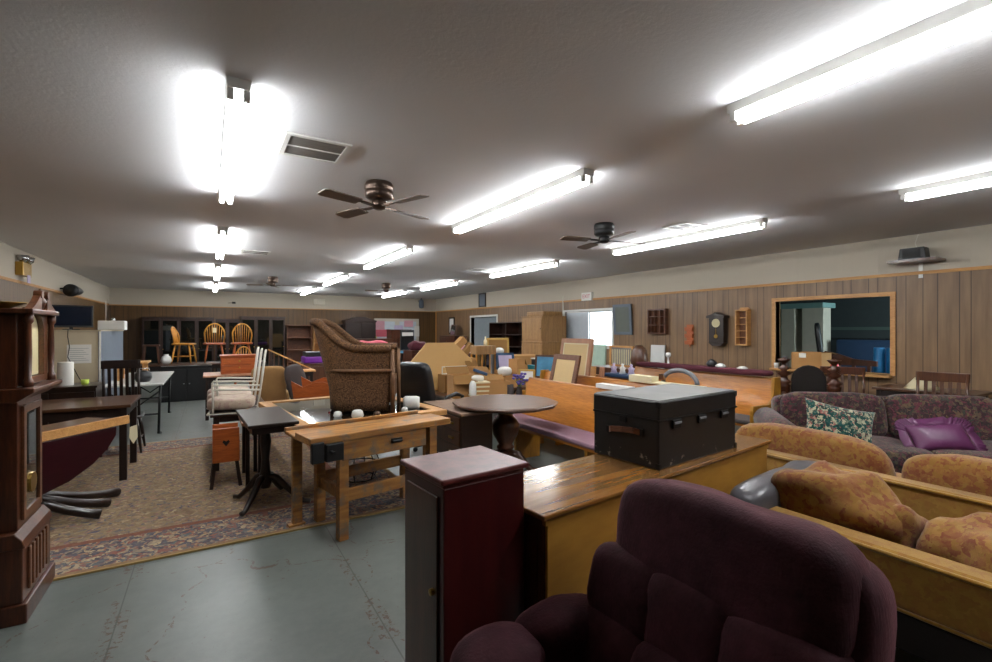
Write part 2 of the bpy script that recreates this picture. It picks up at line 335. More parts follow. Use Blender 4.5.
# ---------------------------------------------------------------- the room
XL, XR, YB, YF, H = -2.47, 7.7, -2.6, 17.25, 2.72
struct('floor', MB().box(XL-.15, XR+.15, YB-.15, YF+.15, -.1, 0), 'painted_floor')
struct('ceiling', MB().box(XL-.15, XR+.15, YB-.15, YF+.15, H, H+.1), 'textured_ceiling')
struct('wall_left', MB().box(XL-.12, XL, YB, YF, 0, H), 'panelling_left')
struct('wall_back', MB().box(XL-.12, XR+.12, YF, YF+.12, 0, H), 'panelling_back')
struct('wall_front', MB().box(XL-.12, XR+.12, YB-.12, YB, 0, H), 'panelling_back')
w = MB()
OP = (2.60, 4.08, .90, 1.95); WI = (7.64, 9.28, 1.12, 1.95); DO = (12.6, 14.3, 0, 1.93)
ys = [YB, OP[0], OP[1], WI[0], WI[1], DO[0], DO[1], YF]
for i in range(0, 7, 2): w.box(XR, XR+.12, ys[i], ys[i+1], 0, H)
for o in (OP, WI, DO):
    w.box(XR, XR+.12, o[0], o[1], o[3], H)
    if o[2] > 0: w.box(XR, XR+.12, o[0], o[1], 0, o[2])
struct('wall_right', w, 'panelling_right')
# wooden moulding where the panelling meets the painted band
struct('trim_1', MB().box(XR-.018, XR, YB, YF-.02, 2.205, 2.245), 'trim_wood'); struct('trim_2', MB().box(XL, XL+.018, YB, YF-.02, 2.205, 2.245), 'trim_wood')
struct('trim_3', MB().box(XL+.02, XR-.02, YF-.014, YF, 2.21, 2.235), 'trim_wood')
struct('baseboard_right', MB().box(XR-.014, XR, YB, DO[0]-.1, 0, .09), 'walnut'); struct('baseboard_left', MB().box(XL, XL+.014, YB, YF-.02, 0, .09), 'walnut')
struct('baseboard_back', MB().box(XL+.02, XR-.02, YF-.014, YF, 0, .09), 'walnut')
struct('trim_4', MB().box(XR-.02, XR, 9.33, 9.36, 1.0, 2.36), 'white_paint')          # joint strips of the panelling
struct('trim_5', MB().box(XR-.04, XR, YF-.05, YF-.015, 0, 2.2), 'trim_wood')
# pass-through opening
def casing(name, o, mat, wd=.06, sill=True):
    m = MB(); x0, x1 = XR-.02, XR+.13
    m.box(x0, x1, o[0]-wd, o[0], o[2]-(wd if sill else 0), o[3]+wd); m.box(x0, x1, o[1], o[1]+wd, o[2]-(wd if sill else 0), o[3]+wd)
    m.box(x0, x1, o[0], o[1], o[3], o[3]+wd)
    if sill: m.box(x0, x1, o[0], o[1], o[2]-wd, o[2])
    struct(name, m, mat)
casing('trim_6', OP, 'pine', .055, False)
struct('trim_7', MB().box(XR-.10, XR+.30, OP[0]-.02, OP[1]+.05, OP[2]-.035, OP[2]), 'pine', .004)
casing('trim_8', WI, 'white_enamel', .05); casing('trim_9', DO, 'white_enamel', .06, False)
# window: a clear pane on the near half, a frosted sash on the far half
wf = MB(); wf.box(XR+.05, XR+.08, WI[0], WI[1], WI[2], WI[2]+.03); wf.box(XR+.05, XR+.08, WI[0], WI[1], WI[3]-.03, WI[3])
for y in (WI[0], 8.43, WI[1]-.03): wf.box(XR+.05, XR+.08, y, y+.03, WI[2]+.03, WI[3]-.03)
wo = struct('window_1', wf, 'white_enamel')
p = MB().box(XR+.06, XR+.065, WI[0]+.03, 8.43, WI[2]+.03, WI[3]-.03).build('pane', 'clear_glass', wo)
flat('sash_film', '#c3ccd4', .5)
p = MB().box(XR+.03, XR+.04, 8.46, WI[1]-.03, WI[2]+.03, WI[3]-.03).build('frosted_pane', 'sash_film', wo)
p['label'] = 'pale blue covered pane'
# dark room behind the doorway and the store room behind the pass-through
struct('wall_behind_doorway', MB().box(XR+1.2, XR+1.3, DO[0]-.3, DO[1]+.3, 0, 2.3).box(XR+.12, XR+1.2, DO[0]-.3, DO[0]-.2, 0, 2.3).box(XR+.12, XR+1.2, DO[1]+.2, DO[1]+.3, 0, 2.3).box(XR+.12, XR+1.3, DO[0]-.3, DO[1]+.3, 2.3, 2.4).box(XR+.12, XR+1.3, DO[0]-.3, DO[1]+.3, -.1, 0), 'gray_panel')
# accordion door in the doorway
acc = MB()
n = 26; y0, y1 = 12.75, 14.25
pts = [(XR+.10+(.035 if i % 2 else 0), y0+(y1-y0)*i/n) for i in range(n+1)]
for i in range(n): acc.bar((pts[i][0], pts[i][1], .97), (pts[i+1][0], pts[i+1][1], .97), .012, 1.90)
flat('folding_vinyl', '#6f777c', .5); d1 = struct('door_1', acc, 'folding_vinyl')
MB().rbox((XR+.10, 12.73, .97), (.03, .04, 1.9)).build('door_handle', 'white_enamel', d1)
# store room shell
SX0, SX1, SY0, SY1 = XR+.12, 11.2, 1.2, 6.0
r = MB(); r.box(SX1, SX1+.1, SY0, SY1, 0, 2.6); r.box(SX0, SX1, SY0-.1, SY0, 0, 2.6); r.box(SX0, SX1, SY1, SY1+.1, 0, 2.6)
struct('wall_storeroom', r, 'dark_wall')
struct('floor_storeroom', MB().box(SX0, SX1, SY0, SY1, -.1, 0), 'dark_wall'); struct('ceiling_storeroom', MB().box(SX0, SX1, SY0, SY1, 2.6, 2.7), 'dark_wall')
sw = struct('storeroom_glow_panel', MB().box(8.6, 10.4, SY0+.001, SY0+.02, 1.2, 2.1), 'added_panel_glow')  # glowing panel added out of view on the side wall to brighten the store room
flat('dull_green', '#4a5a52', .7)
struct('trim_10', MB().box(SX1-.03, SX1, SY0, SY1, 1.50, 1.56), 'dull_green'); struct('trim_11', MB().box(SX1-.02, SX1, SY0, SY1, 1.30, 1.33), 'black_trim')
# rug
rg = MB().box(-1.9, 1.9, -1.95, 1.95, 0, .012).build('area_rug', 'rug', None, loc=(-.28, 5.72, .001))
tag(rg, 'large worn oriental rug in faded beige with dark blue floral border', 'rug')

# ---------------------------------------------------------------- ceiling fixtures
def light(loc, label, on=True, proto=[None]):
    if proto[0]: return dup(proto[0], loc, None, label)
    t = thing('fluorescent_light', label, 'ceiling light', loc, 0, 'fluorescent strip lights on the ceiling'); proto[0] = t
    m = MB(); m.prism([(-.055, 0), (.055, 0), (.048, -.05), (-.048, -.05)], -1.13, 1.13, 'y'); m.build('housing', 'white_enamel', t, .003)
    for sx in (-1, 1):
        MB().tube([(sx*.03, -1.08, -.082), (sx*.03, 1.08, -.082)], .019, 8).build('tube', 'tube_glow', t, smooth=True)
    for sy in (-1, 1):
        for sx in (-1, 1): MB().rbox((sx*.035, sy*1.10, -.072), (.03, .035, .05)).build('socket', 'white_enamel', t, .004)
    return t
NM = {0: 'left', 1: 'middle', 2: 'right'}
LT = [(.12, 3.72, 'strip light nearest the camera in the left-hand row, beside the large vent'), (.13, 7.55, 'second strip light back in the left-hand row, left of the small grey vent'),
      (.13, 11.25, 'third strip light back in the left-hand row'), (.13, 15.05, 'farthest strip light of the left-hand row, close to the back wall'),
      (2.45, .40, 'long strip light cut off by the top right corner of the photo'), (2.45, 3.80, 'strip light between the bronze fan and the black fan'),
      (2.46, 7.55, 'strip light beyond the bronze fan, third of the middle row'), (2.5, 11.4, 'small far strip light in the middle row, above and right of the far left fan'),
      (2.54, 15.1, 'farthest strip light of the middle row, above the back wall'), (5.16, .54, 'strip light cut off by the right edge of the photo, above the high speaker shelf'),
      (5.17, 3.98, 'strip light beside the black fan on the right'), (5.15, 7.55, 'strip light above the doorway side, second beyond the black fan'),
      (5.16, 11.45, 'distant strip light of the right-hand row, third beyond the black fan'), (5.13, 14.85, 'farthest strip light of the right-hand row, behind the far ceiling fan')]
for x, y, lab in LT: light((x, y, H), lab)
def vent(x, y, w, d, label):
    t = thing('ceiling_vent', label, 'vent', (x, y, H), 0, 'vents in the ceiling')
    m = MB(); b = .03; m.box(-w/2, w/2, -d/2, -d/2+b, -.012, 0).box(-w/2, w/2, d/2-b, d/2, -.012, 0).box(-w/2, -w/2+b, -d/2+b, d/2-b, -.012, 0).box(w/2-b, w/2, -d/2+b, d/2-b, -.012, 0)
    m.build('frame', 'white_enamel', t); MB().box(-w/2+b, w/2-b, -d/2+b, d/2-b, -.007, 0).build('grille', 'vent_grille', t)
    MB().box(-w/2+b, w/2-b, -.005, .005, -.012, -.007).build('crossbar', 'white_enamel', t)
vent(.6, 3.33, .40, .40, 'large square ceiling vent beside the nearest left strip light')
vent(4.79, 3.58, .40, .33, 'ceiling vent with white frame near the strip light by the black fan')
vent(.61, 8.24, .40, .34, 'distant grey ceiling vent right of the left row of lights')
vent(4.6, 8.3, .34, .34, 'small distant ceiling vent in the middle, left of a strip light')
def fan(loc, rz, n, label, metal, blade, tilt=.16, bl=.34):
    t = thing('ceiling_fan', label, 'ceiling fan', loc, rz, 'flush ceiling fans')
    MB().lathe([(.0, 0), (.105, 0), (.115, -.02), (.118, -.055), (.108, -.065), (.115, -.075), (.112, -.12), (.095, -.135), (.05, -.14)], seg=28).build('motor_housing', metal, t, smooth=True)
    MB().lathe([(.045, -.14), (.06, -.15), (.062, -.19), (.05, -.215), (.02, -.225), (.0, -.225)], seg=20).build('hub', metal, t, smooth=True)
    for i in range(n):
        a = 2*PI*i/n; m = MB(); m.X = Matrix.Rotation(a, 4, 'Z') @ Matrix.Translation((0, 0, -.195)) @ Matrix.Rotation(tilt, 4, 'X')
        k = MB(); k.X = m.X
        m.prism([(.20, -.05), (.22, -.055), (.20+bl-.03, -.065), (.20+bl, -.045), (.20+bl, .045), (.20+bl-.03, .065), (.22, .055), (.20, .05)], -.004, .004, 'z')
        b = m.build('blade', blade, t)
        k.bar((.05, 0, 0), (.17, 0, .004), .03, .012).bar((.16, 0, .006), (.25, .03, .006), .018, .006).bar((.16, 0, .006), (.25, -.03, .006), .018, .006); k.build('blade_iron', metal, b)
fan((1.20, 3.84, H), R(22), 4, 'bronze ceiling fan with four brown blades beside the large vent', 'bronze', 'fan_blade')
fan((3.87, 3.97, H), R(-12), 4, 'black ceiling fan right of centre, next to the long strip light', 'black_plastic', 'fan_blade')
fan((1.23, 11.86, H), R(-15), 4, 'far ceiling fan on the left, between the left and middle light rows', 'bronze', 'fan_blade')
fan((3.94, 12.0, H), R(-20), 4, 'far ceiling fan in the middle, in front of the last right-hand light', 'bronze', 'fan_blade')

# ---------------------------------------------------------------- things fixed to the walls
t = thing('emergency_light', 'gold and chrome twin-head emergency light high on left wall', 'emergency light', (XL, 9.85, 2.42))
MB().box(0, .09, -.2, .2, -.10, .10).build('battery_box', 'brass', t, .006)
for s in (-1, 1): MB().lathe([(.02, -.06), (.06, -.02), (.075, .05), (.0, .055)], (.07, s*.13, .15), 16).build('lamp_head', 'chrome', t, smooth=True)
tg = MB().box(.09, .095, -.02, .12, -.2, -.08).build('tag', 'paper_lilac', t); tg['label'] = 'lilac tag hanging below'
t = thing('wall_speaker', 'black bullet-shaped speaker high on the left wall', 'speaker', (XL, 12.1, 2.25))
MB().bar((0, 0, .05), (.14, 0, .05), .03).build('bracket', 'iron', t); MB().lathe([(.0, -.22), (.05, -.2), (.08, -.1), (.12, .1), (.12, .16), (.0, .17)], seg=18).build('horn', 'black_plastic', t, smooth=True, rot=(R(90), 0, R(-15)), loc=(.2, .1, .02))
t = thing('speaker_shelf', 'small brown board shelf high on the right wall holding a black speaker', 'shelf', (XR, 2.29, 2.36))
MB().box(-.32, 0, -.24, .24, -.015, .015).build('board', 'walnut', t); MB().box(-.012, 0, -.02, .02, -.2, -.015).build('bracket', 'white_enamel', t)
t = thing('box_speaker', 'black wedge speaker on the high shelf of the right wall', 'speaker', (XR-.16, 2.31, 2.375))
MB().prism([(-.14, 0), (.14, 0), (.12, .15), (-.12, .15)], -.08, .08, 'x').build('case', 'black_plastic', t, .008); MB().box(-.085, -.08, -.09, .09, .02, .13).build('grille', 'iron', t)
t = thing('speaker_wire', 'thin wire running from the high speaker to the ceiling', 'wire', (XR-.06, 2.3, 2.4)); MB().tube([(0, 0, .1), (0, .03, .2), (.02, 0, .318)], .003, 5).build('wire', 'white_enamel', t)
# framed dark mirror
def wall_r(name, label, cat, y, z, group=None): return thing(name, label, cat, (XR, y, z), R(-90), group)   # local x along the wall, y into the room negative
flat('dull_glass', '#5a6058', .5)
t = wall_r('framed_mirror', 'tilted dark grey framed mirror hanging right of the bright window', 'mirror', 7.3, 1.40)
m = MB(); m.X = Matrix.Rotation(R(4), 4, 'X'); m.frame(.52, .66, .06, -.03); m.build('frame', 'gray_panel', t); m = MB(); m.X = Matrix.Rotation(R(4), 4, 'X'); m.box(-.2, .2, -.02, -.01, .06, .60); m.build('glass', 'dull_glass', t)
t = wall_r('cubby_shelf', 'reddish wood divided curio shelf, leftmost of the wall hangings', 'shelf', 6.35, 1.42)
m = MB(); m.frame(.44, .50, .025, -.10)
for z in (.17, .34): m.box(-.2, .2, -.09, 0, z, z+.015)
for x, z0, z1 in ((-.06, 0, .5), (.08, .17, .5), (.08, 0, .17), (-.14, .0, .34)): m.box(x, x+.013, -.09, 0, z0, z1)
m.build('case', 'mahogany_x', t)
MB().box(-.2, .2, -.006, -.001, .02, .48).build('back_panel', 'shelf_wood', t)
t = wall_r('hanging_letter_rack', 'small three-tier orange wood wall pocket between shelf and clock', 'wall rack', 5.64, 1.2)
m = MB(); m.box(-.07, .07, -.012, 0, .03, .40)
m.build('back_board', 'orange_wood', t)
for i in range(3): MB().prism([(-.075, 0), (.075, 0), (.085, .07), (-.085, .07)], -.06, -.013, 'y').build('pocket', 'orange_wood', t, loc=(0, 0, .03+.125*i))
MB().lathe([(.0, -.05), (.015, -.04), (.01, -.02), (.02, 0), (0, .01)], (0, -.01, .03), 8).build('drop_finial', 'orange_wood', t)
t = wall_r('wall_clock', 'dark wood pendulum wall clock with round cream dial', 'clock', 5.03, 1.22)
m = MB(); m.box(-.14, .14, -.13, 0, .06, .50); m.build('case', 'dark_wood_z', t, .004)
MB().prism([(-.17, .49), (.17, .49), (.17, .53), (.06, .56), (0, .59), (-.06, .56), (-.17, .53)], -.16, 0, 'y').build('crown', 'dark_wood_z', t)
MB().prism([(-.15, .06), (.15, .06), (.08, .0), (-.08, .0)], -.13, 0, 'y').build('bottom_scroll', 'dark_wood_z', t)
MB().lathe([(0, 0), (.075, 0), (.075, .01), (0, .01)], (0, 0, 0), 24).build('dial', 'clock_face', t, loc=(0, -.13, .40), rot=(R(90), 0, 0))
MB().lathe([(0, 0), (.035, 0), (.035, .006), (0, .006)], (0, 0, 0), 16).bar((0, 0, .003), (0, .14, .003), .006).build('pendulum', 'brass', t, loc=(0, -.133, .17), rot=(R(90), 0, 0))
t = wall_r('narrow_shelf', 'tall narrow light wood shelf with five open compartments right of the wall clock', 'shelf', 4.59, 1.24)
m = MB(); m.frame(.21, .60, .022, -.11)
for z in (.13, .24, .35, .46): m.box(-.09, .09, -.1, 0, z, z+.012)
m.build('case', 'pine', t); MB().box(-.09, .09, -.008, -.001, .02, .58).build('back_panel', 'shelf_wood', t)
MB().prism([(-.105, .60), (.105, .60), (.06, .64), (-.06, .64)], -.02, 0, 'y').build('crest', 'pine', t)
t = wall_r('wall_picture', 'dark framed picture above the far doorway', 'picture', 13.5, 2.26); MB().frame(.46, .46, .04, -.03).build('frame', 'dark_wood', t); MB().box(-.19, .19, -.02, -.005, .04, .42).build('picture', 'gray_panel', t)
t = wall_r('exit_sign', 'small white EXIT sign box above the window', 'sign', 8.42, 2.2)
MB().box(-.17, .17, -.07, 0, 0, .19).build('case', 'white_enamel', t, .004)
def text(body, size, parent, loc, rot, mat, name='lettering', ext=.001):
    cu = bpy.data.curves.new(name, 'FONT'); cu.body = body; cu.size = size; cu.extrude = ext; cu.align_x = 'CENTER'; cu.align_y = 'CENTER'
    tmp = bpy.data.objects.new(name, cu); C.objects.link(tmp); dg = bpy.context.evaluated_depsgraph_get()
    me = bpy.data.meshes.new_from_object(tmp.evaluated_get(dg)); bpy.data.objects.remove(tmp); me.materials.clear(); me.materials.append(M[mat])
    o = bpy.data.objects.new(name, me); C.objects.link(o); o.parent = parent; o.location = loc; o.rotation_euler = rot; return o
text('EXIT', .13, t, (0, -.072, .095), (R(90), 0, 0), 'paper_red')
t = thing('exit_sign', 'pale sign box on the back wall, left of the posters', 'sign', (3.25, YF, 2.38)); MB().box(-.19, .19, -.06, 0, 0, .20).build('case', 'white_paint', t, .004)
t = wall_r('wall_picture', 'small dark framed picture on the right wall near the back corner', 'picture', 15.8, 1.35); MB().frame(.45, .62, .05, -.03).build('frame', 'iron', t); MB().box(-.18, .18, -.02, -.005, .05, .57).build('picture', 'paper', t)
t = wall_r('narrow_hanging', 'narrow white frame leaning on the wall beside stacked oak cabinets', 'frame', 10.1, 1.05); MB().frame(.30, .85, .04, -.03).build('frame', 'white_enamel', t)
t = thing('wall_gadget', 'small dark grey bracket fixture on the white band of the back wall', 'fixture', (.65, YF, 2.34)); MB().box(-.05, .05, -.08, 0, 0, .06).build('box', 'iron', t); MB().bar((-.16, -.04, .02), (.0, -.04, .03), .015).build('arm', 'iron', t)
t = thing('hanging_lamp', 'grey wall-mounted lantern high above the far posters', 'lamp', (6.95, 16.95, 2.33)); MB().lathe([(.0, 0), (.08, .02), (.1, .1), (.09, .3), (.03, .36), (0, .37)], seg=14).build('shade', 'gray_panel', t, smooth=True); MB().tube([(0, 0, .36), (0, 0, .389)], .02, 6).bar((0, .05, .3), (0, .29, .3), .03).build('mount', 'iron', t)
# doors with posters on the back wall
dr = struct('door_2', MB().box(5.2, 6.95, YF-.05, YF-.001, 0, 1.93), 'white_paint')
for i in range(2):
    x = 5.3+i*.86; q = MB().box(x, x+.68, YF-.058, YF-.05, .9, 1.82).build('door_pane', 'sash_film', dr)
posters = [(5.27, 1.60, .42, .48, 'paper_pink'), (5.40, 1.38, .50, .26, 'paper_red'), (6.02, 1.42, .34, .52, 'paper_lilac'), (6.42, 1.74, .36, .24, 'paper_pink'), (5.02, 1.15, .28, .24, 'paper_green'), (6.75, 1.45, .2, .4, 'paper')]
pl = ['white poster with pink print at the left of the far doors', 'red and white notice below the pink poster on the far doors', 'pale lilac notice in the middle of the far doors', 'pink notice at the top right of the far doors', 'yellow-green notice left of the far doors, lowest of the posters', 'pale paper taped at the right edge of the far doors']
for i, ((x, z, w_, h_, mt), lb) in enumerate(zip(posters, pl)):
    o = MB().box(-w_/2, w_/2, -.003, 0, -h_/2, h_/2).build('poster', mt, None, loc=(x+.1, YF-.062-.004*i, z)); tag(o, lb, 'poster')
# ---------------------------------------------------------------- foreground furniture
# plum recliner (faces -x)
t = thing('recliner', 'plum velvet recliner with tufted back in the foreground', 'armchair', (1.03, .83, 0), R(1))
MB().box(-.62, .05, -.36, .36, .06, .30).build('base', 'plum_velvet', t, .04)
m = MB()
m.blob((-.32, 0, .38), (.66, .58, .22), .45, 28, 16); m.build('seat', 'plum_velvet', t, smooth=True)
m = MB(); m.X = Matrix.Translation((.12, 0, .33)) @ Matrix.Rotation(R(14), 4, 'Y'); m.blob((.06, .0, .30), (.20, .76, .70), .28, 32, 20)
bk = m.build('backrest', 'plum_velvet', t, smooth=True)
m = MB(); m.X = Matrix.Translation((.12, 0, .33)) @ Matrix.Rotation(R(14), 4, 'Y')
m.blob((.0, -.01, .53), (.27, .68, .33), .5, 40, 22, .012, seed=3); m.build('headrest_pillow', 'plum_velvet', bk, smooth=True)
m = MB(); m.X = Matrix.Translation((.12, 0, .33)) @ Matrix.Rotation(R(14), 4, 'Y')
for i, y in enumerate((-.225, 0, .225)):
    m.blob((-.05, y, .33), (.22, .30, .25), .55, 28, 16, .012, seed=i+5); m.blob((-.07, y, .13), (.24, .30, .26), .55, 28, 16, .012, seed=i+9)
m.build('tufted_cushion', 'plum_velvet', bk, smooth=True)
for s in (-1, 1):
    m = MB(); m.blob((-.16, s*.39, .31), (.54, .17, .44), .4, 28, 16, .006, seed=s)
    a = m.build('arm', 'plum_velvet', t, smooth=True)
    m = MB(); m.blob((-.28, s*.385, .49), (.30, .22, .17), .65, 28, 16, .025, seed=s+2); m.blob((-.02, s*.385, .495), (.34, .22, .19), .65, 28, 16, .025, seed=s+4); m.build('arm_pad', 'plum_velvet', a, smooth=True)

# red-brown lacquered chest
t = thing('jewelry_cabinet', 'tall narrow cherry-red lacquered cabinet left of the long dresser', 'cabinet', (.825, 1.60, 0), R(5))
MB().box(-.17, .18, -.15, .15, .05, .965).build('body', 'cherry_lacquer', t, .004)
m = MB(); m.box(-.185, .195, -.165, .165, .98, 1.0).box(-.17, .18, -.15, .15, .963, .98); m.build('top', 'cherry_top', t, .006)
m = MB(); m.prism([(-.175, -.155), (.185, -.155), (.185, .155), (-.175, .155)], 0, .07, 'z'); m.build('plinth', 'cherry_lacquer', t, .01)
MB().box(-.178, -.17, -.115, .115, .12, .93).build('side_door', 'mahogany', t, .002)
MB().lathe([(.012, 0), (.012, .012), (0, .014)], (0, 0, 0), 10).build('knob', 'brass', t, loc=(-.178, -.09, .6), rot=(0, R(-90), 0))

# long dresser with its raw back towards us
A = Vector((1.038, 1.369)); B = Vector((2.968, 1.595)); ang = math.atan2(B.y-A.y, B.x-A.x); Ln = (B-A).length
t = thing('long_dresser', 'long dresser with glossy striped top and raw yellow wooden back', 'dresser', (A.x, A.y, 0), ang)
D = .46
MB().box(0, Ln, 0, D, .80, .82).build('top', 'dresser_top', t, .006)
m = MB(); m.box(.025, Ln-.025, .03, D-.02, .06, .80); m.build('carcass', 'walnut', t)
m = MB(); m.box(.035, Ln-.03, .018, .03, .04, .775); m.build('back_panel', 'raw_back', t); m = MB(); m.box(.02, Ln-.02, .012, .03, .775, .80).build('back_rail', 'raw_back', t)
m = MB()
for y0, y1 in ((.06, .13), (.33, .40)): m.box(.02, .025, y0, y1, .1, .76)
m.box(.02, .025, .13, .33, .68, .76).box(.02, .025, .13, .33, .10, .18); m.build('end_panel', 'mahogany', t)
MB().box(.05, Ln-.05, .05, D-.04, 0, .06).build('plinth', 'walnut', t)
for i in range(3):
    for j in range(3):
        q = MB().box(.06+i*.61, .06+i*.61+.58, D-.02, D-.005, .10+j*.225, .10+j*.225+.21).build('drawer', 'walnut', t, .003)
        MB().rbox((.35+i*.61, D+.0, .205+j*.225), (.10, .02, .015)).build('handle', 'brass', q)

# black trunk
t = thing('footlocker_trunk', 'black metal-edged footlocker trunk standing on the long dresser', 'trunk', (1.854, 1.532, .8205), math.atan2(1.592-1.525, 2.594-1.854))
w_, d_, h_ = .74, .412, .335
m = MB().box(0, w_, 0, d_, .0, .235); m.build('body', 'trunk_black', t, .006)
lid = MB().box(-.003, w_+.003, -.003, d_+.003, .238, h_-.004).build('lid', 'trunk_black', t, .008)
MB().box(.006, w_-.006, .006, d_-.006, h_-.004, h_).build('lid_top', 'trunk_lid', lid, .003)
m = MB()
m.box(-.006, w_+.006, -.007, -.003, .232, .243).box(-.007, -.003, 0, d_, .232, .243)
for x in (-.004, w_-.012):
    for z0, z1 in ((.0, .03), (.30, .33)):
        m.box(x, x+.016, -.006, .016, z0, z1)
m.build('edge_band', 'iron', t)
for x in (.14, .37, .60):
    q = MB().box(x-.035, x+.035, -.011, -.003, .19, .232).build('latch', 'iron', t, .002); MB().box(x-.03, x+.03, -.017, -.011, .212, .222).build('hasp', 'grey_plastic', q)
h0 = MB(); pts = [(-.006, .10, .165), (-.026, .13, .175), (-.028, .20, .170), (-.028, .27, .162), (-.006, .30, .150)]
for a, b in zip(pts, pts[1:]): h0.bar(a, b, .005, .03)
q = h0.build('side_handle', 'shelf_wood', t, .002); q['label'] = 'brown leather strap handle'
for a_, b_, z_ in ((.085, .105, .15), (.295, .315, .135)): MB().box(-.011, -.004, a_, b_, z_, z_+.035).build('handle_plate', 'iron', t)
MB().box(-.009, -.003, .19, .23, .205, .235).build('lock', 'iron', t)
for x in (.02, .68):
    for y in (.02, .36): pass

# grey leather bolster on the end of the first gold sofa
# gold sofas, backs toward us (they run along y and face +x)
def gold_sofa(x, y0, y1, label, zt, cushion_spec):
    t = thing('gold_sofa', label, 'sofa', (x, (y0+y1)/2, 0), 0, 'low gold damask sofas'); hl = (y1-y0)/2
    m = MB(); m.box(0, .13, -hl, hl, .40, zt); m.build('back', 'gold_back', t, .02)
    m = MB()
    m.tube([(-.004, -hl, zt-.012), (-.004, hl, zt-.012)], .009, 6); m.tube([(-.004, -hl, .405), (-.004, hl, .405)], .007, 6); m.build('piping', 'gold_plain', t, smooth=True)
    MB().box(.01, .80, -hl+.01, hl-.01, .24, .395).build('base', 'felt_dark', t, .01)
    for s in (-1, 1):
        m = MB(); m.box(.13, .78, s*hl-(.17 if s > 0 else 0), s*hl+(.17 if s < 0 else 0), .395, .56); m.build('arm', 'gold_damask', t, .03)
    MB().blob((.46, 0, .445), (.64, 2*hl-.36, .10), .25, 28, 12).build('seat_cushion', 'gold_damask', t, smooth=True)
    for sx in (.06, .74):
        for sy in (-1, 1): MB().rbox((sx, sy*(hl-.08), .12), (.05, .05, .24)).build('leg', 'walnut', t)
    for c in cushion_spec:
        m = MB()
        for b in c: m.blob(*b)
        m.build('back_cushion', 'gold_damask', t, smooth=True)
    return t
gold_sofa(2.31, -.45, 1.46, 'nearest low gold sofa with crumpled rust-and-gold damask cushions', .62,
   [[((.30, .59, .64), (.30, .52, .34), .6, 40, 24, .06, (0, R(-18), R(6)), 2), ((.33, .34, .60), (.22, .16, .24), .8, 20, 14, .05, (0, 0, 0), 9)], [((.34, -.10, .57), (.34, .74, .32), .6, 40, 24, .06, (0, R(-22), R(-3)), 6)], [((.36, -.72, .57), (.34, .5, .32), .6, 30, 20, .05, (0, R(-22), 0), 11)]])
gold_sofa(3.41, -.35, 2.2, 'second gold sofa behind the crumpled cushions, two arched back cushions above its rail', .62,
   [[((.24, .80, .57), (.20, 1.02, .46), .6, 36, 20, .015, (0, R(-8), 0), 3)], [((.24, -.30, .57), (.20, 1.10, .46), .6, 36, 20, .015, (0, R(-8), 0), 4)]])
o = MB().blob((0, 0, 0), (1.0, .17, .16), .5, 36, 16, .012).build('leather_bolster', 'grey_leather', None, smooth=True, loc=(2.69, 1.39, .64), rot=(0, 0, R(6)))
tag(o, 'grey leather bolster lying on the arm of the nearest gold sofa', 'cushion')

# floral sofa
rz = R(-43.8)
t = thing('floral_sofa', 'dark floral upholstered sofa against the tables at right', 'sofa', (5.77, 2.02, 0), rz)
W = .95
MB().box(-W-.1, W+.1, -.86, -.10, .10, .34).build('base', 'floral_sofa', t, .02)
m = MB(); m.X = Matrix.Rotation(R(-8), 4, 'X'); m.blob((0, -.05, .52), (2*W+.06, .2, .62), .2, 30, 14); m.build('back', 'floral_sofa', t, smooth=True)
for s in (-1, 1):
    m = MB(); m.X = Matrix.Rotation(R(-10), 4, 'X'); m.blob((s*.47, -.14, .62), (.94, .24, .46), .42, 34, 18, .01, seed=s); m.build('back_cushion', 'floral_sofa', t, smooth=True)
    MB().blob((s*.47, -.52, .40), (.94, .70, .17), .3, 30, 14).build('seat_cushion', 'floral_sofa', t, smooth=True)
    m = MB(); m.blob((s*(W+.12), -.50, .33), (.24, .88, .48), .3, 26, 14); m.tube([(s*(W+.13), -.96, .50), (s*(W+.13), -.5, .54), (s*(W+.13), -.06, .58)], .12, 16); m.build('arm', 'floral_sofa', t, smooth=True)
    for y in (-.8, -.16): MB().rbox((s*(W+.05), y, .05), (.06, .06, .10)).build('leg', 'walnut', t)
def pillow(name, w, h, d, mat, label, mtx, ruffle=None, heart=False):
    n = 22; V = []; F = []; bm = MB()
    for side in (1, -1):
        base = len(V)
        for i in range(n+1):
            for j in range(n+1):
                u, v = 2*i/n-1, 2*j/n-1
                p = (1-abs(u)**2.5)*(1-abs(v)**2.5); k = 1-.10*(1-abs(v)**2)*abs(u)**3; kk = 1-.10*(1-abs(u)**2)*abs(v)**3
                V.append((u*w/2*k, side*d/2*max(p, 0)**.5, v*h/2*kk))
        for i in range(n):
            for j in range(n): a = base+i*(n+1)+j; F.append((a, a+1, a+n+2, a+n+1))
    bm._add(V, F); o = bm.build(name, mat, None, smooth=True); o.matrix_world = mtx; tag(o, label, 'pillow')
    if ruffle:
        V = []; F = []; m = 120
        for i in range(m):
            a = 2*PI*i/m; cx, cz = math.cos(a), math.sin(a); pw = lambda q: math.copysign(abs(q)**.35, q)
            for r_, amp in ((.96, 0), (1.0, .008), (1.0, .022)):
                e = ruffle if (r_ == 1.0 and amp > .01) else 0
                V.append((pw(cx)*(w/2*r_+e), amp*math.sin(i*1.9), pw(cz)*(h/2*r_+e)))
        for i in range(m):
            for q in range(2): a = i*3+q; b = ((i+1) % m)*3+q; F.append((a, a+1, b+1, b))
        bm = MB(); bm._add(V, F); r_ = bm.build('ruffle', mat, o, smooth=True); s = r_.modifiers.new('t', 'SOLIDIFY'); s.thickness = .004
    return o
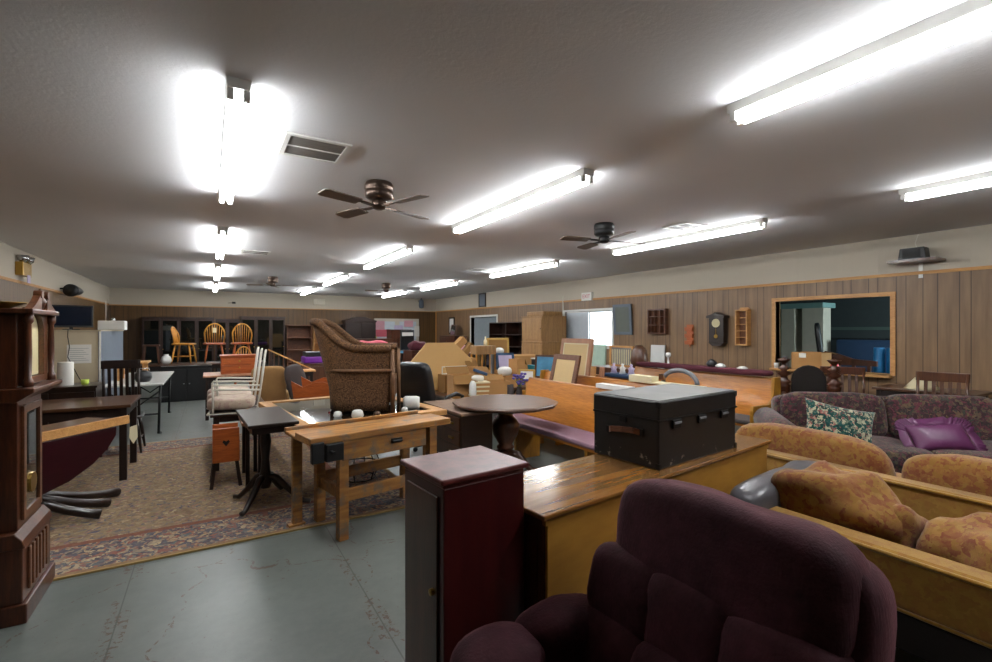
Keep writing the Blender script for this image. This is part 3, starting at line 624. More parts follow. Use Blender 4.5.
SM = Matrix.Translation((5.77, 2.02, 0)) @ Matrix.Rotation(rz, 4, 'Z')
pillow('throw_pillow', .58, .48, .16, 'green_floral', 'green and cream flowered pillow at the left of the floral sofa', SM @ Matrix.Translation((-.68, -.68, .60)) @ Matrix.Rotation(R(12), 4, 'Y') @ Matrix.Rotation(R(-22), 4, 'X'))
pillow('ruffled_pillow', .46, .27, .14, 'satin_purple', 'shiny purple satin pillow with ruffled edge on the floral sofa', SM @ Matrix.Translation((.12, -.62, .56)) @ Matrix.Rotation(R(-4), 4, 'Y') @ Matrix.Rotation(R(-40), 4, 'X'), .06)

# ---------------------------------------------------------------- workbench
t = thing('workbench', 'worn wooden workbench with black vise jaws and one drawer', 'workbench', (.575, 3.345, 0), math.atan2(.225, 1.22))
Lb, Db, Hb = 1.165, .53, .765
m = MB(); m.box(0, Lb, 0, .30, Hb-.05, Hb); m.box(0, Lb, .30, Db, Hb-.05, Hb-.03); m.box(0, Lb, Db-.03, Db, Hb-.03, Hb); m.build('top', 'bench_wood', t, .006)
q = MB().box(.235, .93, .012, .40, Hb-.19, Hb-.055).build('drawer', 'bench_wood', t, .004)
MB().tube([(.62, .012, Hb-.115), (.62, -.008, Hb-.11), (.70, -.008, Hb-.11), (.70, .012, Hb-.115)], .008, 6).box(.615, .705, .0, .012, Hb-.125, Hb-.09).build('pull', 'iron', q)
m = MB(); m.box(.005, .09, -.022, .018, Hb-.17, Hb-.03).box(.10, .225, -.03, .02, Hb-.17, Hb-.05); q = m.build('vise_jaw', 'black_trim', t, .006)
MB().tube([(.13, -.03, Hb-.10), (.13, -.09, Hb-.10)], .012, 8).build('vise_screw', 'iron', q)
for x, y in ((.22, .03), (.22, Db-.08), (.98, .03), (.98, Db-.08)): MB().rbox((x+.03, y+.03, (Hb-.05)/2), (.07, .065, Hb-.05)).build('leg', 'bench_wood', t, .004)
for z, y in ((.27, .035), (.30, Db-.05)): MB().box(.285, .975, y, y+.035, z, z+.09).build('stretcher', 'bench_wood', t, .003)
for x in (.235, .995): MB().box(x, x+.035, .095, Db-.085, .28, .36).build('side_rail', 'bench_wood', t, .003)
q = MB().box(.05, .12, Db-.045, Db-.005, .0, Hb-.055).box(.02, .14, Db-.055, Db+.005, .0, .03).build('leg_board', 'bench_wood', t, .003)

# round pedestal table
t = thing('round_pedestal_table', 'round dark wood dining table on a carved urn pedestal', 'table', (2.66, 4.18, 0))
MB().lathe([(.0, .705), (.50, .705), (.54, .715), (.56, .73), (.555, .745), (.53, .752), (.0, .752)], seg=12).build('top', 'walnut_x', t, .004)
MB().lathe([(.0, .06), (.09, .08), (.10, .14), (.07, .20), (.06, .24), (.09, .26), (.095, .28), (.07, .30), (.13, .40), (.155, .50), (.12, .56), (.08, .60), (.07, .66), (.10, .69), (.13, .706)], seg=20).build('pedestal', 'walnut', t, smooth=True)
for i in range(4):
    a = R(45)+i*PI/2; c_, s_ = math.cos(a), math.sin(a)
    MB().tube([(c_*r_, s_*r_, z) for r_, z in ((.05, .20), (.14, .19), (.20, .12), (.27, .05), (.32, .035))], [.045, .045, .035, .03, .034], 10).build('foot', 'walnut', t, smooth=True)

# dark drawer chest left of round table
t = thing('drawer_chest', 'dark wooden chest of drawers with plank top beside the round table', 'chest of drawers', (2.07, 4.63, 0), 0)
MB().box(-.02, .36, -.62, .32, .67, .695).build('top', 'drift', t, .005); MB().box(0, .34, -.6, .3, .05, .67).build('carcass', 'dark_wood', t)
MB().box(.02, .32, -.58, .28, 0, .05).build('plinth', 'dark_wood', t)
for i in range(4):
    q = MB().box(-.012, 0, -.56, .26, .08+i*.145, .08+i*.145+.13).build('drawer', 'walnut', t, .003)
    for y in (-.4, .1): MB().rbox((-.022, y, .145+i*.145), (.02, .08, .02)).build('pull', 'brass', q)

# ---------------------------------------------------------------- pews
def pew(x, y0, y1, zt, label, seat='pew_seat', legs=(), ends=(True, False), zs=.45):
    t = thing('church_pew', label, 'pew', (x, y0, 0), 0, 'oak church pews'); n = y1-y0
    m = MB(); m.prism([(-.05, zs-.08), (-.025, zs-.08), (.12, zt-.03), (.12, zt), (.075, zt)], 0.03, n-.03, 'y')
    m = MB(); m.X = Matrix.Identity(4)
    V = [(-.06, 0, zs-.06), (-.035, 0, zs-.06), (.095, 0, zt), (.065, 0, zt)]
    m.prism([(v[0], v[2]) for v in V], 0.03, n-.03, 'y'); m.build('back', 'pew_oak', t)
    MB().tube([(.08, .03, zt), (.08, n-.03, zt)], .018, 8).build('top_rail', 'pew_oak', t, smooth=True)
    m = MB(); m.prism([(-.44, zs-.05), (-.45, zs-.02), (-.44, zs), (-.06, zs), (-.06, zs-.05)], .03, n-.03, 'y'); m.build('seat_cushion', seat, t, .012)
    MB().box(-.42, -.06, .04, n-.04, zs-.08, zs-.051).build('seat_board', 'pew_oak', t)
    for k, e in enumerate(ends):
        y = 0 if k == 0 else n-.035
        if e:
            m = MB(); m.prism([(-.46, 0), (.14, 0), (.14, zt+.03), (.0, zt+.03), (-.03, zs+.22), (-.10, zs+.17), (-.44, zs+.17), (-.46, zs+.12)], y, y+.035, 'y'); m.build('end_panel', 'pew_oak_z', t, .006)
    for y in legs:
        m = MB(); m.prism([(-.40, 0), (-.06, 0), (-.04, zs-.081), (-.40, zs-.081), (-.36, .2)][:4], y, y+.04, 'y'); m.build('leg', 'pew_oak_z', t, .004)
    return t
pew(3.42, 2.42, 4.95, .88, 'nearest oak pew with purple seat pad, behind the trunk and round table', legs=(2.1, .9), ends=(True, False))
pew(4.25, 3.0, 5.7, .87, 'second oak pew with papers lying along its back rail', legs=(.4, 1.8), ends=(True, True))
pew(4.95, 3.6, 5.8, .81, 'third oak pew, just in front of the one with the burgundy pad', legs=(.4, 1.8), ends=(True, False))
pew(5.75, 3.06, 5.3, .90, 'rearmost oak pew with end panel showing below the burgundy pad', 'grey_cloth', legs=(1.2, 2.4))
o = MB().blob((0, 0, 0), (.16, 2.1, .075), .3, 20, 10, .005).build('burgundy_pad', 'burgundy', None, smooth=True, loc=(5.82, 4.17, .968)); tag(o, 'long burgundy seat pad lying on the rearmost pew back', 'cushion')

# ---------------------------------------------------------------- grandfather clock
t = thing('grandfather_clock', 'mahogany grandfather clock with arched hood at the left edge', 'clock', (-.82, 3.56, 0), 0)
m = MB(); m.box(-.42, 0.02, -.26, .26, 0, .10).box(-.40, 0, -.245, .245, .10, .38).prism([(-.41, .38), (.012, .38), (.0, .42), (-.03, .46), (-.38, .46)], -.25, .25, 'y'); m.build('base', 'mahogany', t, .006)
for i in range(6): MB().box(0, .012, -.17+i*.06, -.14+i*.06, .14, .36).build('flute', 'mahogany_x', t, .004)
m = MB(); m.box(-.37, -.03, -.20, .20, .46, 1.13); m.build('trunk', 'mahogany', t, .004)
q = MB(); q.box(-.03, -.015, -.155, -.115, .50, 1.10).box(-.03, -.015, .115, .155, .50, 1.10).box(-.03, -.015, -.115, .115, .50, .54).box(-.03, -.015, -.115, .115, 1.06, 1.10); q = q.build('door', 'mahogany_x', t, .003)
MB().box(-.03, -.024, -.115, .115, .54, 1.06).build('glass', 'table_glass', q); MB().lathe([(0, 0), (.055, 0), (.055, .01), (0, .01)], seg=18).build('pendulum', 'brass', q, loc=(-.024, 0, .66), rot=(0, R(90), 0))
m = MB(); m.prism([(-.38, 1.13), (-.02, 1.13), (.05, 1.18), (.05, 1.20), (-.39, 1.20)], -.27, .27, 'y'); m.build('waist_moulding', 'mahogany', t, .004)
m = MB(); m.box(-.37, -.03, -.21, .21, 1.20, 1.585); m.build('hood', 'mahogany', t, .004)
arch = [(.12*math.cos(a), 1.47+.12*math.sin(a)) for a in [PI*i/12 for i in range(13)]]
m = MB(); m.prism([(.12, 1.25)]+arch+[(-.12, 1.25)], -.030, -.024, 'x'); m.build('dial', 'clock_face', t)
hf = MB()
hf.box(-.03, .0, -.19, -.125, 1.21, 1.6).box(-.03, .0, .125, .19, 1.21, 1.6).box(-.03, 0, -.125, .125, 1.21, 1.245)
for i in range(12):
    a0, a1 = PI*i/12, PI*(i+1)/12
    hf.prism([(.125*math.cos(a0), 1.47+.125*math.sin(a0)), (.125*math.cos(a1), 1.47+.125*math.sin(a1)), (.125*math.cos(a1), 1.62), (.125*math.cos(a0), 1.62)], -.03, 0, 'x')
hf.build('hood_door', 'mahogany_x', t)
for s in (-1, 1): MB().lathe([(.022, 1.205), (.022, 1.235), (.013, 1.25), (.016, 1.38), (.013, 1.53), (.022, 1.545), (.022, 1.585)], (.012, s*.205, 0), 12).build('column', 'mahogany', t, smooth=True)
m = MB(); m.box(-.40, .04, -.25, .25, 1.585, 1.61)
m.build('cornice', 'mahogany', t, .004)
for s in (-1, 1):      # swan-neck pediment
    m = MB(); P_ = []
    for i in range(9):
        u = i/8; y = s*(.24-.19*u); P_.append((y, 1.61+.10*u**1.6))
    poly = P_ + [(s*.05, 1.61)]; m.prism(poly, .0, .03, 'x'); m.lathe([(0, 0), (.03, 0), (.03, .04), (0, .04)], (0, 0, 0), 12)
    m = MB(); m.prism(poly, .0, .03, 'x'); m.tube([(.0, s*.055, 1.695), (.035, s*.055, 1.695)], .022, 12); m.build('swan_neck', 'mahogany_x', t)
MB().lathe([(.012, 1.61), (.02, 1.63), (.03, 1.66), (.012, 1.69), (.006, 1.72), (0, 1.73)], (.01, 0, 0), 12).build('finial', 'mahogany', t, smooth=True)
t = thing('brass_dish', 'shiny brass dish lying on top of the grandfather clock', 'dish', (-.93, 3.42, 1.611)); MB().lathe([(0, 0), (.04, 0), (.05, .01), (.10, .03), (.105, .034), (.05, .016), (0, .012)], seg=24).build('bowl', 'brass', t, smooth=True)
# ---------------------------------------------------------------- chairs used more than once
def windsor(name, label, loc, rz, seatmat, sticks, group=None, hoop=True, h=.93, w=.42):
    t = thing(name, label, 'chair', loc, rz, group)
    MB().blob((0, 0, .435), (w, .42, .045), .35, 26, 10).build('seat', seatmat, t, smooth=True)
    for sx in (-1, 1):
        for sy in (-1, 1):
            MB().tube([(sx*.13, sy*.13, .43), (sx*.155, sy*.155, .28), (sx*.175, sy*.175, .12), (sx*.19, sy*.19, 0)], [.014, .02, .017, .010], 8).build('leg', seatmat, t, smooth=True)
        MB().tube([(sx*.172, -.17, .16), (sx*.172, .17, .16)], .010, 6).build('stretcher', seatmat, t, smooth=True)
    hw = w/2-.035
    if hoop:
        pts = [(hw*math.cos(a)*(1.05 if i else 1), .16+.07*math.sin(a), .62+(h-.62)*math.sin(a)) for i, a in enumerate([PI*i/12 for i in range(13)])]
        pts = [(hw*.92, .15, .45)]+pts+[(-hw*.92, .15, .45)]
        MB().tube(pts, .015, 8).build('hoop', sticks, t, smooth=True)
        for i in range(7):
            x = -hw*.75+i*hw*.25; top = .62+(h-.63)*math.sqrt(max(0, 1-(x/hw)**2)); MB().tube([(x*.85, .15, .45), (x, .16+.07*((top-.62)/(h-.62)), top)], .0085, 6).build('spindle', sticks, t, smooth=True)
    else:
        MB().bar((-hw-.02, .22, h-.04), (hw+.02, .22, h-.04), .02, .10).build('crest_rail', sticks, t, .006)
        for s in (-1, 1): MB().tube([(s*hw, .15, .45), (s*hw, .22, h)], .014, 8).build('post', sticks, t, smooth=True)
        for i in range(5): x = -hw+(i+1)*2*hw/6; MB().bar((x, .155, .45), (x, .22, h-.08), .032, .009, up=(0, 1, 0)).build('slat', sticks, t)
    return t
def table(name, label, x0, x1, y0, y1, h, mat, legmat=None, rz=0, apron=.09, tt=.03, lw=.05, cat='table', inset=.04):
    cx, cy = (x0+x1)/2, (y0+y1)/2; w, d = x1-x0, y1-y0
    t = thing(name, label, cat, (cx, cy, 0), rz)
    MB().box(-w/2, w/2, -d/2, d/2, h-tt, h).build('top', mat, t, .005)
    if apron: MB().box(-w/2+inset, w/2-inset, -d/2+inset, -d/2+inset+.02, h-tt-apron, h-tt).box(-w/2+inset, w/2-inset, d/2-inset-.02, d/2-inset, h-tt-apron, h-tt).box(-w/2+inset, -w/2+inset+.02, -d/2+inset+.02, d/2-inset-.02, h-tt-apron, h-tt).box(w/2-inset-.02, w/2-inset, -d/2+inset+.02, d/2-inset-.02, h-tt-apron, h-tt).build('apron', legmat or mat, t)
    for sx in (-1, 1):
        for sy in (-1, 1):
            MB().rbox((sx*(w/2-inset-lw/2+.005), sy*(d/2-inset-lw/2+.005), (h-tt)/2), (lw, lw, h-tt)).build('leg', legmat or mat, t, .004)
    return t
def cab(name, label, cat, x0, x1, y0, y1, h, mat, z=0, front='-y', doors=2, rows=1, door_mat=None, knob='brass', glass=False, group=None, lid=True):
    """box cabinet; doors or drawers laid out on its front"""
    rz = {'-y': 0, '-x': R(-90), '+x': R(90)}[front]
    cx, cy = (x0+x1)/2, (y0+y1)/2; W_, D_ = (x1-x0, y1-y0) if front == '-y' else (y1-y0, x1-x0)
    t = thing(name, label, cat, (cx, cy, z), rz, group)
    MB().box(-W_/2, W_/2, -D_/2+.02, D_/2, .0, h-.025).build('carcass', mat, t)
    if lid: MB().box(-W_/2-.015, W_/2+.015, -D_/2-.005, D_/2, h-.024, h).build('top', mat, t, .004)
    dw = W_/doors; dh = (h-.10)/rows
    for i in range(doors):
        for j in range(rows):
            x = -W_/2+i*dw; zz = .05+j*dh; m = MB(); b = .045 if glass else 0
            if glass: m.box(x+.01, x+b, -D_/2, -D_/2+.019, zz, zz+dh-.015).box(x+dw-b, x+dw-.01, -D_/2, -D_/2+.019, zz, zz+dh-.015).box(x+b, x+dw-b, -D_/2, -D_/2+.019, zz, zz+b).box(x+b, x+dw-b, -D_/2, -D_/2+.019, zz+dh-.015-b, zz+dh-.015)
            else: m.box(x+.01, x+dw-.01, -D_/2, -D_/2+.019, zz, zz+dh-.015)
            d = m.build('drawer' if rows > 1 and not glass else 'door', door_mat or mat, t, .003)
            if glass: MB().box(x+b, x+dw-b, -D_/2+.008, -D_/2+.012, zz+b, zz+dh-.015-b).build('pane', 'table_glass', d)
            MB().lathe([(.012, 0), (.015, .01), (0, .02)], (0, 0, 0), 8).build('knob', knob, d, loc=(x+(dw-.05 if i % 2 == 0 and not rows > 1 else (dw/2 if rows > 1 else .05)), -D_/2, zz+dh/2), rot=(R(90), 0, 0))
    return t
def shelf(name, label, x0, x1, y0, y1, h, mat, n=4, z=0, front='-y', cols=1, group=None):
    rz = {'-y': 0, '-x': R(-90), '+x': R(90)}[front]; W_, D_ = (x1-x0, y1-y0) if front == '-y' else (y1-y0, x1-x0)
    t = thing(name, label, 'shelf', ((x0+x1)/2, (y0+y1)/2, z), rz, group)
    for s in (-1, 1): MB().box(s*W_/2-(.02 if s > 0 else 0), s*W_/2+(.02 if s < 0 else 0), -D_/2, D_/2, 0, h).build('side_panel', mat, t)
    for i in range(n+1): MB().box(-W_/2+.02, W_/2-.02, -D_/2+.002, D_/2-.012, i*(h-.02)/n, i*(h-.02)/n+.02).build('shelf_board', mat, t)
    for c in range(1, cols): x = -W_/2+c*W_/cols; MB().box(x-.009, x+.009, -D_/2+.001, D_/2-.012, .021, h-.021).build('divider', mat, t)
    MB().box(-W_/2+.02, W_/2-.02, D_/2-.011, D_/2, .0, h).build('back_panel', mat, t)
    return t
def simple(name, label, cat, mb, mat, loc=(0, 0, 0), rot=(0, 0, 0), bevel=0, smooth=False, group=None):
    o = mb.build(name, mat, None, bevel, smooth, loc=loc, rot=rot); return tag(o, label, cat, group)

# ---------------------------------------------------------------- left side
# drop-leaf table, leaf hanging towards us
t = thing('drop_leaf_table', 'dark red drop-leaf table with raw wood edge, beside the grandfather clock', 'table', (-.62, 5.17, 0), R(50.6))
m = MB(); m.box(-1.28, 0, 0, .40, .69, .715); m.build('top', 'mahogany_x', t)
q = MB(); q.box(-1.28, 0, -.03, 0, .675, .745); q.build('edge_strip', 'pine', t, .004)['label'] = 'pale raw wood edge strip'
leaf = [(-1.26, .67), (-.12, .67), (-.125, .60), (-.20, .50), (-.32, .41), (-.5, .33), (-.7, .29), (-.95, .28), (-1.26, .30)]
MB().prism(leaf, -.030, -.008, 'y').build('drop_leaf', 'red_dark', t, .004)
MB().prism([(-1.2, .67), (-.04, .67), (-.04, .58), (-.06, .56), (-1.2, .56)], .10, .36, 'y').build('apron', 'red_dark', t)
MB().lathe([(.05, .20), (.07, .25), (.05, .35), (.075, .45), (.06, .56)], (-.72, .22, 0), 14).build('column', 'mahogany', t, smooth=True)
IM = Matrix.Rotation(R(-50.6), 4, 'Z') @ Matrix.Translation((.62, -5.17, 0))
for px_, py_ in ((-.706, 5.371), (-.727, 5.079), (-.735, 4.791)):
    e = IM @ Vector((px_, py_, .03)); c0 = Vector((-.72, .22, .22)); pts = [c0.lerp(e, u) for u in (0, .3, .6, .85, 1)]
    for p_, z in zip(pts, (.24, .20, .11, .055, .035)): p_.z = z
    MB().tube(pts, [.04, .036, .034, .033, .036], 10).build('foot', 'dark_wood', t, smooth=True)
simple('price_tag', 'small yellowish tag hanging from the end of the drop-leaf table', 'tag', MB().prism([(-.03, 0), (.03, .01), (.035, -.10), (.0, -.15), (-.035, -.09)], -.002, .002, 'y'), 'ivory', (-.57, 5.14, .66), (0, 0, R(40)))
table('dining_table', 'dark brown rectangular table standing on the rug behind the drop-leaf table', -1.95, -.67, 5.85, 6.70, .75, 'walnut_x', 'dark_wood_z', lw=.06)
t = windsor('slat_back_chair', 'dark brown slat-back chair between the dark table and the white folding table', (-.90, 7.28, 0), PI, 'dark_wood', 'dark_wood_z', None, False, 1.12, .40)
t = cab('dark_sideboard', 'long black low sideboard holding the paper roll and trays', 'cabinet', -2.3, -1.12, 6.98, 7.5, .85, 'dark_wood', doors=3)
simple('paper_towel_roll', 'white paper towel roll standing on the dark sideboard', 'paper roll', MB().lathe([(.02, 0), (.07, 0), (.072, .01), (.072, .27), (.07, .28), (.02, .28)], seg=18), 'paper', (-1.42, 7.2, .851), smooth=True)
simple('serving_tray', 'flat black tray left of the paper roll', 'tray', MB().box(-.22, .22, -.12, .12, 0, .012).box(-.22, .22, -.12, -.11, .012, .03).box(-.22, .22, .11, .12, .012, .03), 'black_trim', (-1.8, 7.2, .851), bevel=.004)
simple('green_cup', 'small bright green cup right of the paper roll', 'cup', MB().lathe([(.0, 0), (.03, 0), (.04, .07), (.034, .07), (.026, .01), (0, .01)], seg=14), 'paper_green', (-1.25, 7.2, .851), smooth=True)
# partition counter / freezer with television
t = thing('partition_counter', 'tall beige-fronted counter with grey end against the left wall', 'counter', (-1.94, 9.95, 0))
MB().box(-.52, .48, -.65, -.60, 0, 1.48).build('front_panel', 'beige_panel', t); q = MB().box(.48, .50, -.655, 1.60, 0, 1.48).build('end_panel', 'gray_panel', t); q['label'] = 'dark grey end panel'
MB().box(.49, .515, -.67, -.655, 0, 1.48).build('corner_strip', 'white_enamel', t); MB().box(-.52, .515, -.67, 1.60, 1.48, 1.50).build('top', 'beige_panel', t, .004); MB().box(-.52, .48, 1.55, 1.60, 0, 1.48).build('rear_panel', 'gray_panel', t)
t = thing('notice_sheet', 'white printed notice taped to the beige counter front', 'notice', (-1.68, 9.298, 1.0)); MB().box(-.14, .14, -.003, 0, 0, .28).build('sheet', 'paper', t)
for i in range(7): MB().box(-.11, .11-.03*(i % 3), -.004, -.003, .04+i*.03, .045+i*.03).build('print_line', 'grey_plastic', t)
t = thing('television', 'flat black television on top of the beige counter', 'television', (-1.83, 9.6, 1.501), R(12))
MB().box(-.26, .26, -.02, .02, .04, .38).build('case', 'black_plastic', t, .006); MB().box(-.24, .24, -.023, -.02, .07, .36).build('screen', 'screen', t); MB().box(-.10, .10, -.08, .08, 0, .012).box(-.02, .02, -.01, .01, .012, .05).build('stand', 'black_plastic', t)
simple('power_cord', 'dark cord trailing down the beige counter from the television', 'cord', MB().tube([(0, .19, .512), (0, -.02, .50), (0, -.032, .40), (.02, -.032, .25), (0, -.032, .10), (.06, -.032, -.05), (.12, -.032, -.20), (.16, -.032, -.28)], .006, 5), 'iron', (-1.80, 9.28, 1.0))
simple('plug_box', 'small dark outlet box at the foot of the trailing cord', 'outlet', MB().box(-.06, .06, -.03, 0, 0, .04), 'iron', (-1.62, 9.298, .66), bevel=.004)
t = thing('white_appliance', 'white plastic box with small chrome fittings on the counter end', 'box', (-1.46, 10.6, 1.501)); MB().box(-.19, .18, -.16, .16, 0, .16).build('case', 'white_enamel', t, .012); MB().lathe([(.03, 0), (.035, .03), (.02, .05), (0, .055)], (0, 0, .16), 12).build('knob', 'chrome', t, smooth=True); MB().tube([(-.1, 0, .16), (-.1, 0, .5)], .004, 5).build('wire', 'white_enamel', t)
# white folding table and things on it
t = thing('folding_table', 'white-topped folding table with black metal trestles near the slat-back chair', 'table', (-.90, 9.25, 0))
MB().box(-.34, .34, -1.15, 1.15, .72, .75).build('top', 'porcelain', t, .008)
for s in (-1, 1):
    m = MB(); y = s*.98; m.tube([(-.29, y, .72), (-.27, y, .02), (-.29, y+.1, .012)], .016, 8); m.tube([(.29, y, .72), (.27, y, .02), (.29, y+.1, .012)], .016, 8); m.tube([(-.28, y, .30), (.28, y, .30)], .012, 8); m.tube([(-.28, y, .62), (0, y, .4), (.28, y, .62)], .012, 8); m.build('trestle', 'iron', t, smooth=True)
table('tabletop_desk', 'small oak riser shelf standing on the white folding table', -1.2, -.80, 8.75, 9.25, .27, 'pine', apron=.0, lw=.035, cat='shelf').location.z = .751
t = thing('black_kettle', 'rounded black kettle on the white folding table', 'kettle', (-.83, 8.5, .751)); MB().lathe([(0, 0), (.08, 0), (.11, .05), (.10, .12), (.05, .16), (0, .165)], seg=18).build('body', 'black_plastic', t, smooth=True); MB().tube([(-.08, 0, .12), (-.07, 0, .19), (.07, 0, .19), (.08, 0, .12)], .008, 6).build('handle', 'chrome', t, smooth=True)
# far back tables with chairs on top
cab('black_credenza', 'low black cabinet with round handle, in front of the far chairs', 'cabinet', -.86, .02, 11.85, 12.25, .74, 'black_trim', doors=2, knob='grey_plastic')
table('long_display_table', 'long dark table against the hutches carrying wooden chairs', -1.4, 1.15, 12.4, 13.2, .745, 'walnut_x', 'dark_wood_z')
windsor('spindle_chair', 'honey-yellow spindle chair seen side-on, leftmost on the far table', (-.50, 12.8, .746), R(75), 'golden', 'golden', 'wooden chairs at the far end', True, .82, .40)
windsor('spindle_chair', 'honey-yellow hoop-back chair with paper tag, middle of the far table', (.09, 12.8, .746), PI, 'orange_wood', 'golden', 'wooden chairs at the far end', True, .90, .46)
simple('paper_tag', 'small cream paper tag on the middle hoop-back chair', 'tag', MB().box(-.035, .035, -.003, 0, 0, .11), 'ivory', (.09, 12.55, 1.44))
windsor('spindle_chair', 'orange-brown hoop-back chair, rightmost on the far table', (.65, 12.8, .746), PI, 'orange_wood', 'golden', 'wooden chairs at the far end', True, .90, .46)
t = windsor('spindle_chair', 'orange-brown hoop-back chair tilted low in front of the rightmost far chair', (.62, 11.75, 0), PI, 'orange_wood', 'golden', 'wooden chairs at the far end', True, 1.14, .46)
table('low_pine_table', 'reddish-topped low table left of the white patio chairs', -.1, .82, 9.1, 9.9, .74, 'pinky', 'dark_wood_z')
cab('wooden_chest', 'orange wood box chest standing on the reddish-topped table', 'chest', .16, .72, 9.35, 9.75, .32, 'orange_wood', z=.741, doors=1, rows=2)
# hutches along the back wall
cab('china_hutch', 'wide dark glass-doored china hutch on the back wall, behind the side-on chair', 'cabinet', -1.66, .10, 16.7, 17.2, 1.88, 'hutch', doors=4, glass=True, group='dark hutches on the back wall')
cab('china_hutch', 'dark glass-fronted hutch between the wide hutch and the tall right-hand one', 'cabinet', .14, .78, 16.7, 17.2, 1.84, 'hutch', doors=2, glass=True, group='dark hutches on the back wall')
cab('china_hutch', 'tallest dark hutch with black doors behind the rightmost hoop-back chairs', 'cabinet', .82, 2.10, 16.7, 17.2, 1.93, 'hutch', doors=3, glass=True, group='dark hutches on the back wall')
shelf('open_bookcase', 'brown open bookcase right of the tallest hutch', 2.16, 2.95, 16.8, 17.2, 1.66, 'shelf_wood', 4)
shelf('open_bookcase', 'small light wood shelf standing left of the wicker chair top', 3.0, 3.45, 16.8, 17.2, 1.75, 'pine', 5)
shelf('open_bookcase', 'dark open bookcase just left of the arched armoire', 3.52, 4.0, 16.8, 17.2, 1.70, 'hutch', 4)
t = cab('arched_armoire', 'dark armoire with arched crown on the back wall', 'wardrobe', 4.05, 5.12, 16.75, 17.2, 1.80, 'hutch', doors=2, door_mat='dark_wood_z')
MB().prism([(-.57, 1.80), (.57, 1.80), (.57, 1.84), (.35, 1.90), (.15, 1.97), (-.15, 1.97), (-.35, 1.90), (-.57, 1.84)], -.23, .22, 'y').build('crown', 'hutch', t, .01)
cab('low_dresser', 'wide brown dresser below the arched armoire', 'dresser', 4.2, 5.45, 15.9, 16.4, 1.2, 'walnut', doors=1, rows=4)
cab('dark_highboy', 'dark brown chest of drawers in front of the poster doors', 'dresser', 5.50, 6.25, 16.2, 16.7, 1.52, 'mahogany', doors=1, rows=5)
for i, (x, z, lb) in enumerate(((-1.32, 1.2, 'a'), (-1.12, 1.2, 'b'))): pass
simple('white_vase', 'white bulbous vase in front of the wide china hutch', 'vase', MB().lathe([(0, 0), (.06, 0), (.11, .08), (.08, .17), (.04, .2), (.05, .22), (0, .22)], seg=14), 'porcelain', (-.82, 12.55, .746), smooth=True)
t = thing('wooden_stool', 'small wooden stool standing on the far table left of the side-on chair', 'stool', (-1.1, 12.75, .746)); MB().box(-.15, .15, -.12, .12, .40, .43).build('seat', 'walnut', t)
for sx in (-1, 1):
    for sy in (-1, 1): MB().bar((sx*.11, sy*.09, .40), (sx*.14, sy*.11, 0), .025).build('leg', 'walnut', t)
# white patio chairs
table('low_dark_bench', 'low dark bench under the white patio chairs', .0, .58, 5.72, 7.22, .60, 'dark_wood', 'dark_wood_z', apron=.06, cat='bench')
def patio(loc, label):
    t = thing('patio_chair', label, 'chair', loc, R(-6), 'white metal patio chairs')
    MB().blob((.21, 0, .10), (.46, .42, .13), .45, 26, 12, .012).build('cushion', 'white_print', t, smooth=True)
    for s in (-1, 1):
        y = s*.23; r_ = .011
        MB().tube([(.0, y, .012), (.46, y, .012), (.50, y, .30), (.54, y, .64)], r_, 8).build('side_frame', 'white_metal', t, smooth=True)
        MB().tube([(.05, y, .012), (.05, y, .25), (.06, y, .27), (.49, y, .25)], r_, 8).build('arm', 'white_metal', t, smooth=True)
    MB().tube([(.54, -.23, .64), (.545, -.12, .665), (.545, .12, .665), (.54, .23, .64)], .011, 8).build('top_rail', 'white_metal', t, smooth=True)
    MB().tube([(.0, -.23, .012), (.0, .23, .012)], .011, 8).tube([(.46, -.23, .012), (.46, .23, .012)], .011, 8).build('cross_rail', 'white_metal', t, smooth=True)
    for y in (-.12, 0, .12): MB().tube([(.47, y, .05), (.50, y+.03, .28), (.50, y-.03, .33), (.545, y, .66)], .007, 6).build('back_rod', 'white_metal', t, smooth=True)
    return t
p0 = patio((0.0, 5.98, .601), 'white metal patio chair nearest the camera, with pale printed cushion')
dup(p0, (-.0, 6.46, .601), None, 'middle of the three white patio chairs with pale cushions'); dup(p0, (.0, 6.94, .601), None, 'farthest of the three white patio chairs, mostly hidden')
# pedestal table, magazine box, brown side table
t = thing('pedestal_side_table', 'small dark rectangular side table on a four-footed pedestal', 'table', (.40, 4.40, 0), R(3))
MB().box(-.18, .18, -.44, .44, .745, .77).build('top', 'dark_wood', t, .006); MB().box(-.15, .15, -.40, .40, .69, .745).build('apron', 'dark_wood', t)
MB().lathe([(.04, .16), (.055, .22), (.04, .30), (.03, .40), (.045, .55), (.035, .62), (.06, .69)], seg=14).build('column', 'dark_wood_z', t, smooth=True)
for x, y in ((-.20, -.18), (.32, -.18), (-.20, .30), (.2, .34)):
    MB().tube([(0, 0, .26), (x*.25, y*.25, .24), (x*.55, y*.55, .13), (x*.85, y*.85, .04), (x, y, .034)], [.03, .03, .025, .02, .02], 8).build('foot', 'dark_wood_z', t, smooth=True)
t = thing('magazine_stand', 'orange-brown wooden magazine box on splayed legs left of the pedestal table', 'magazine rack', (.13, 5.25, .013))
m = MB(); m.box(-.11, .11, -.14, -.12, .24, .56).box(-.11, .11, .12, .14, .24, .56).box(-.11, -.09, -.12, .12, .24, .52).box(.09, .11, -.12, .12, .24, .52).box(-.09, .09, -.12, .12, .24, .26); m.build('box', 'orange_wood', t, .004)
MB().prism([(0, -.03), (.03, .01), (.02, .03), (0, .015), (-.02, .03), (-.03, .01)], -.143, -.1405, 'y').build('heart_cutout', 'felt_dark', t, loc=(0, 0, .42))
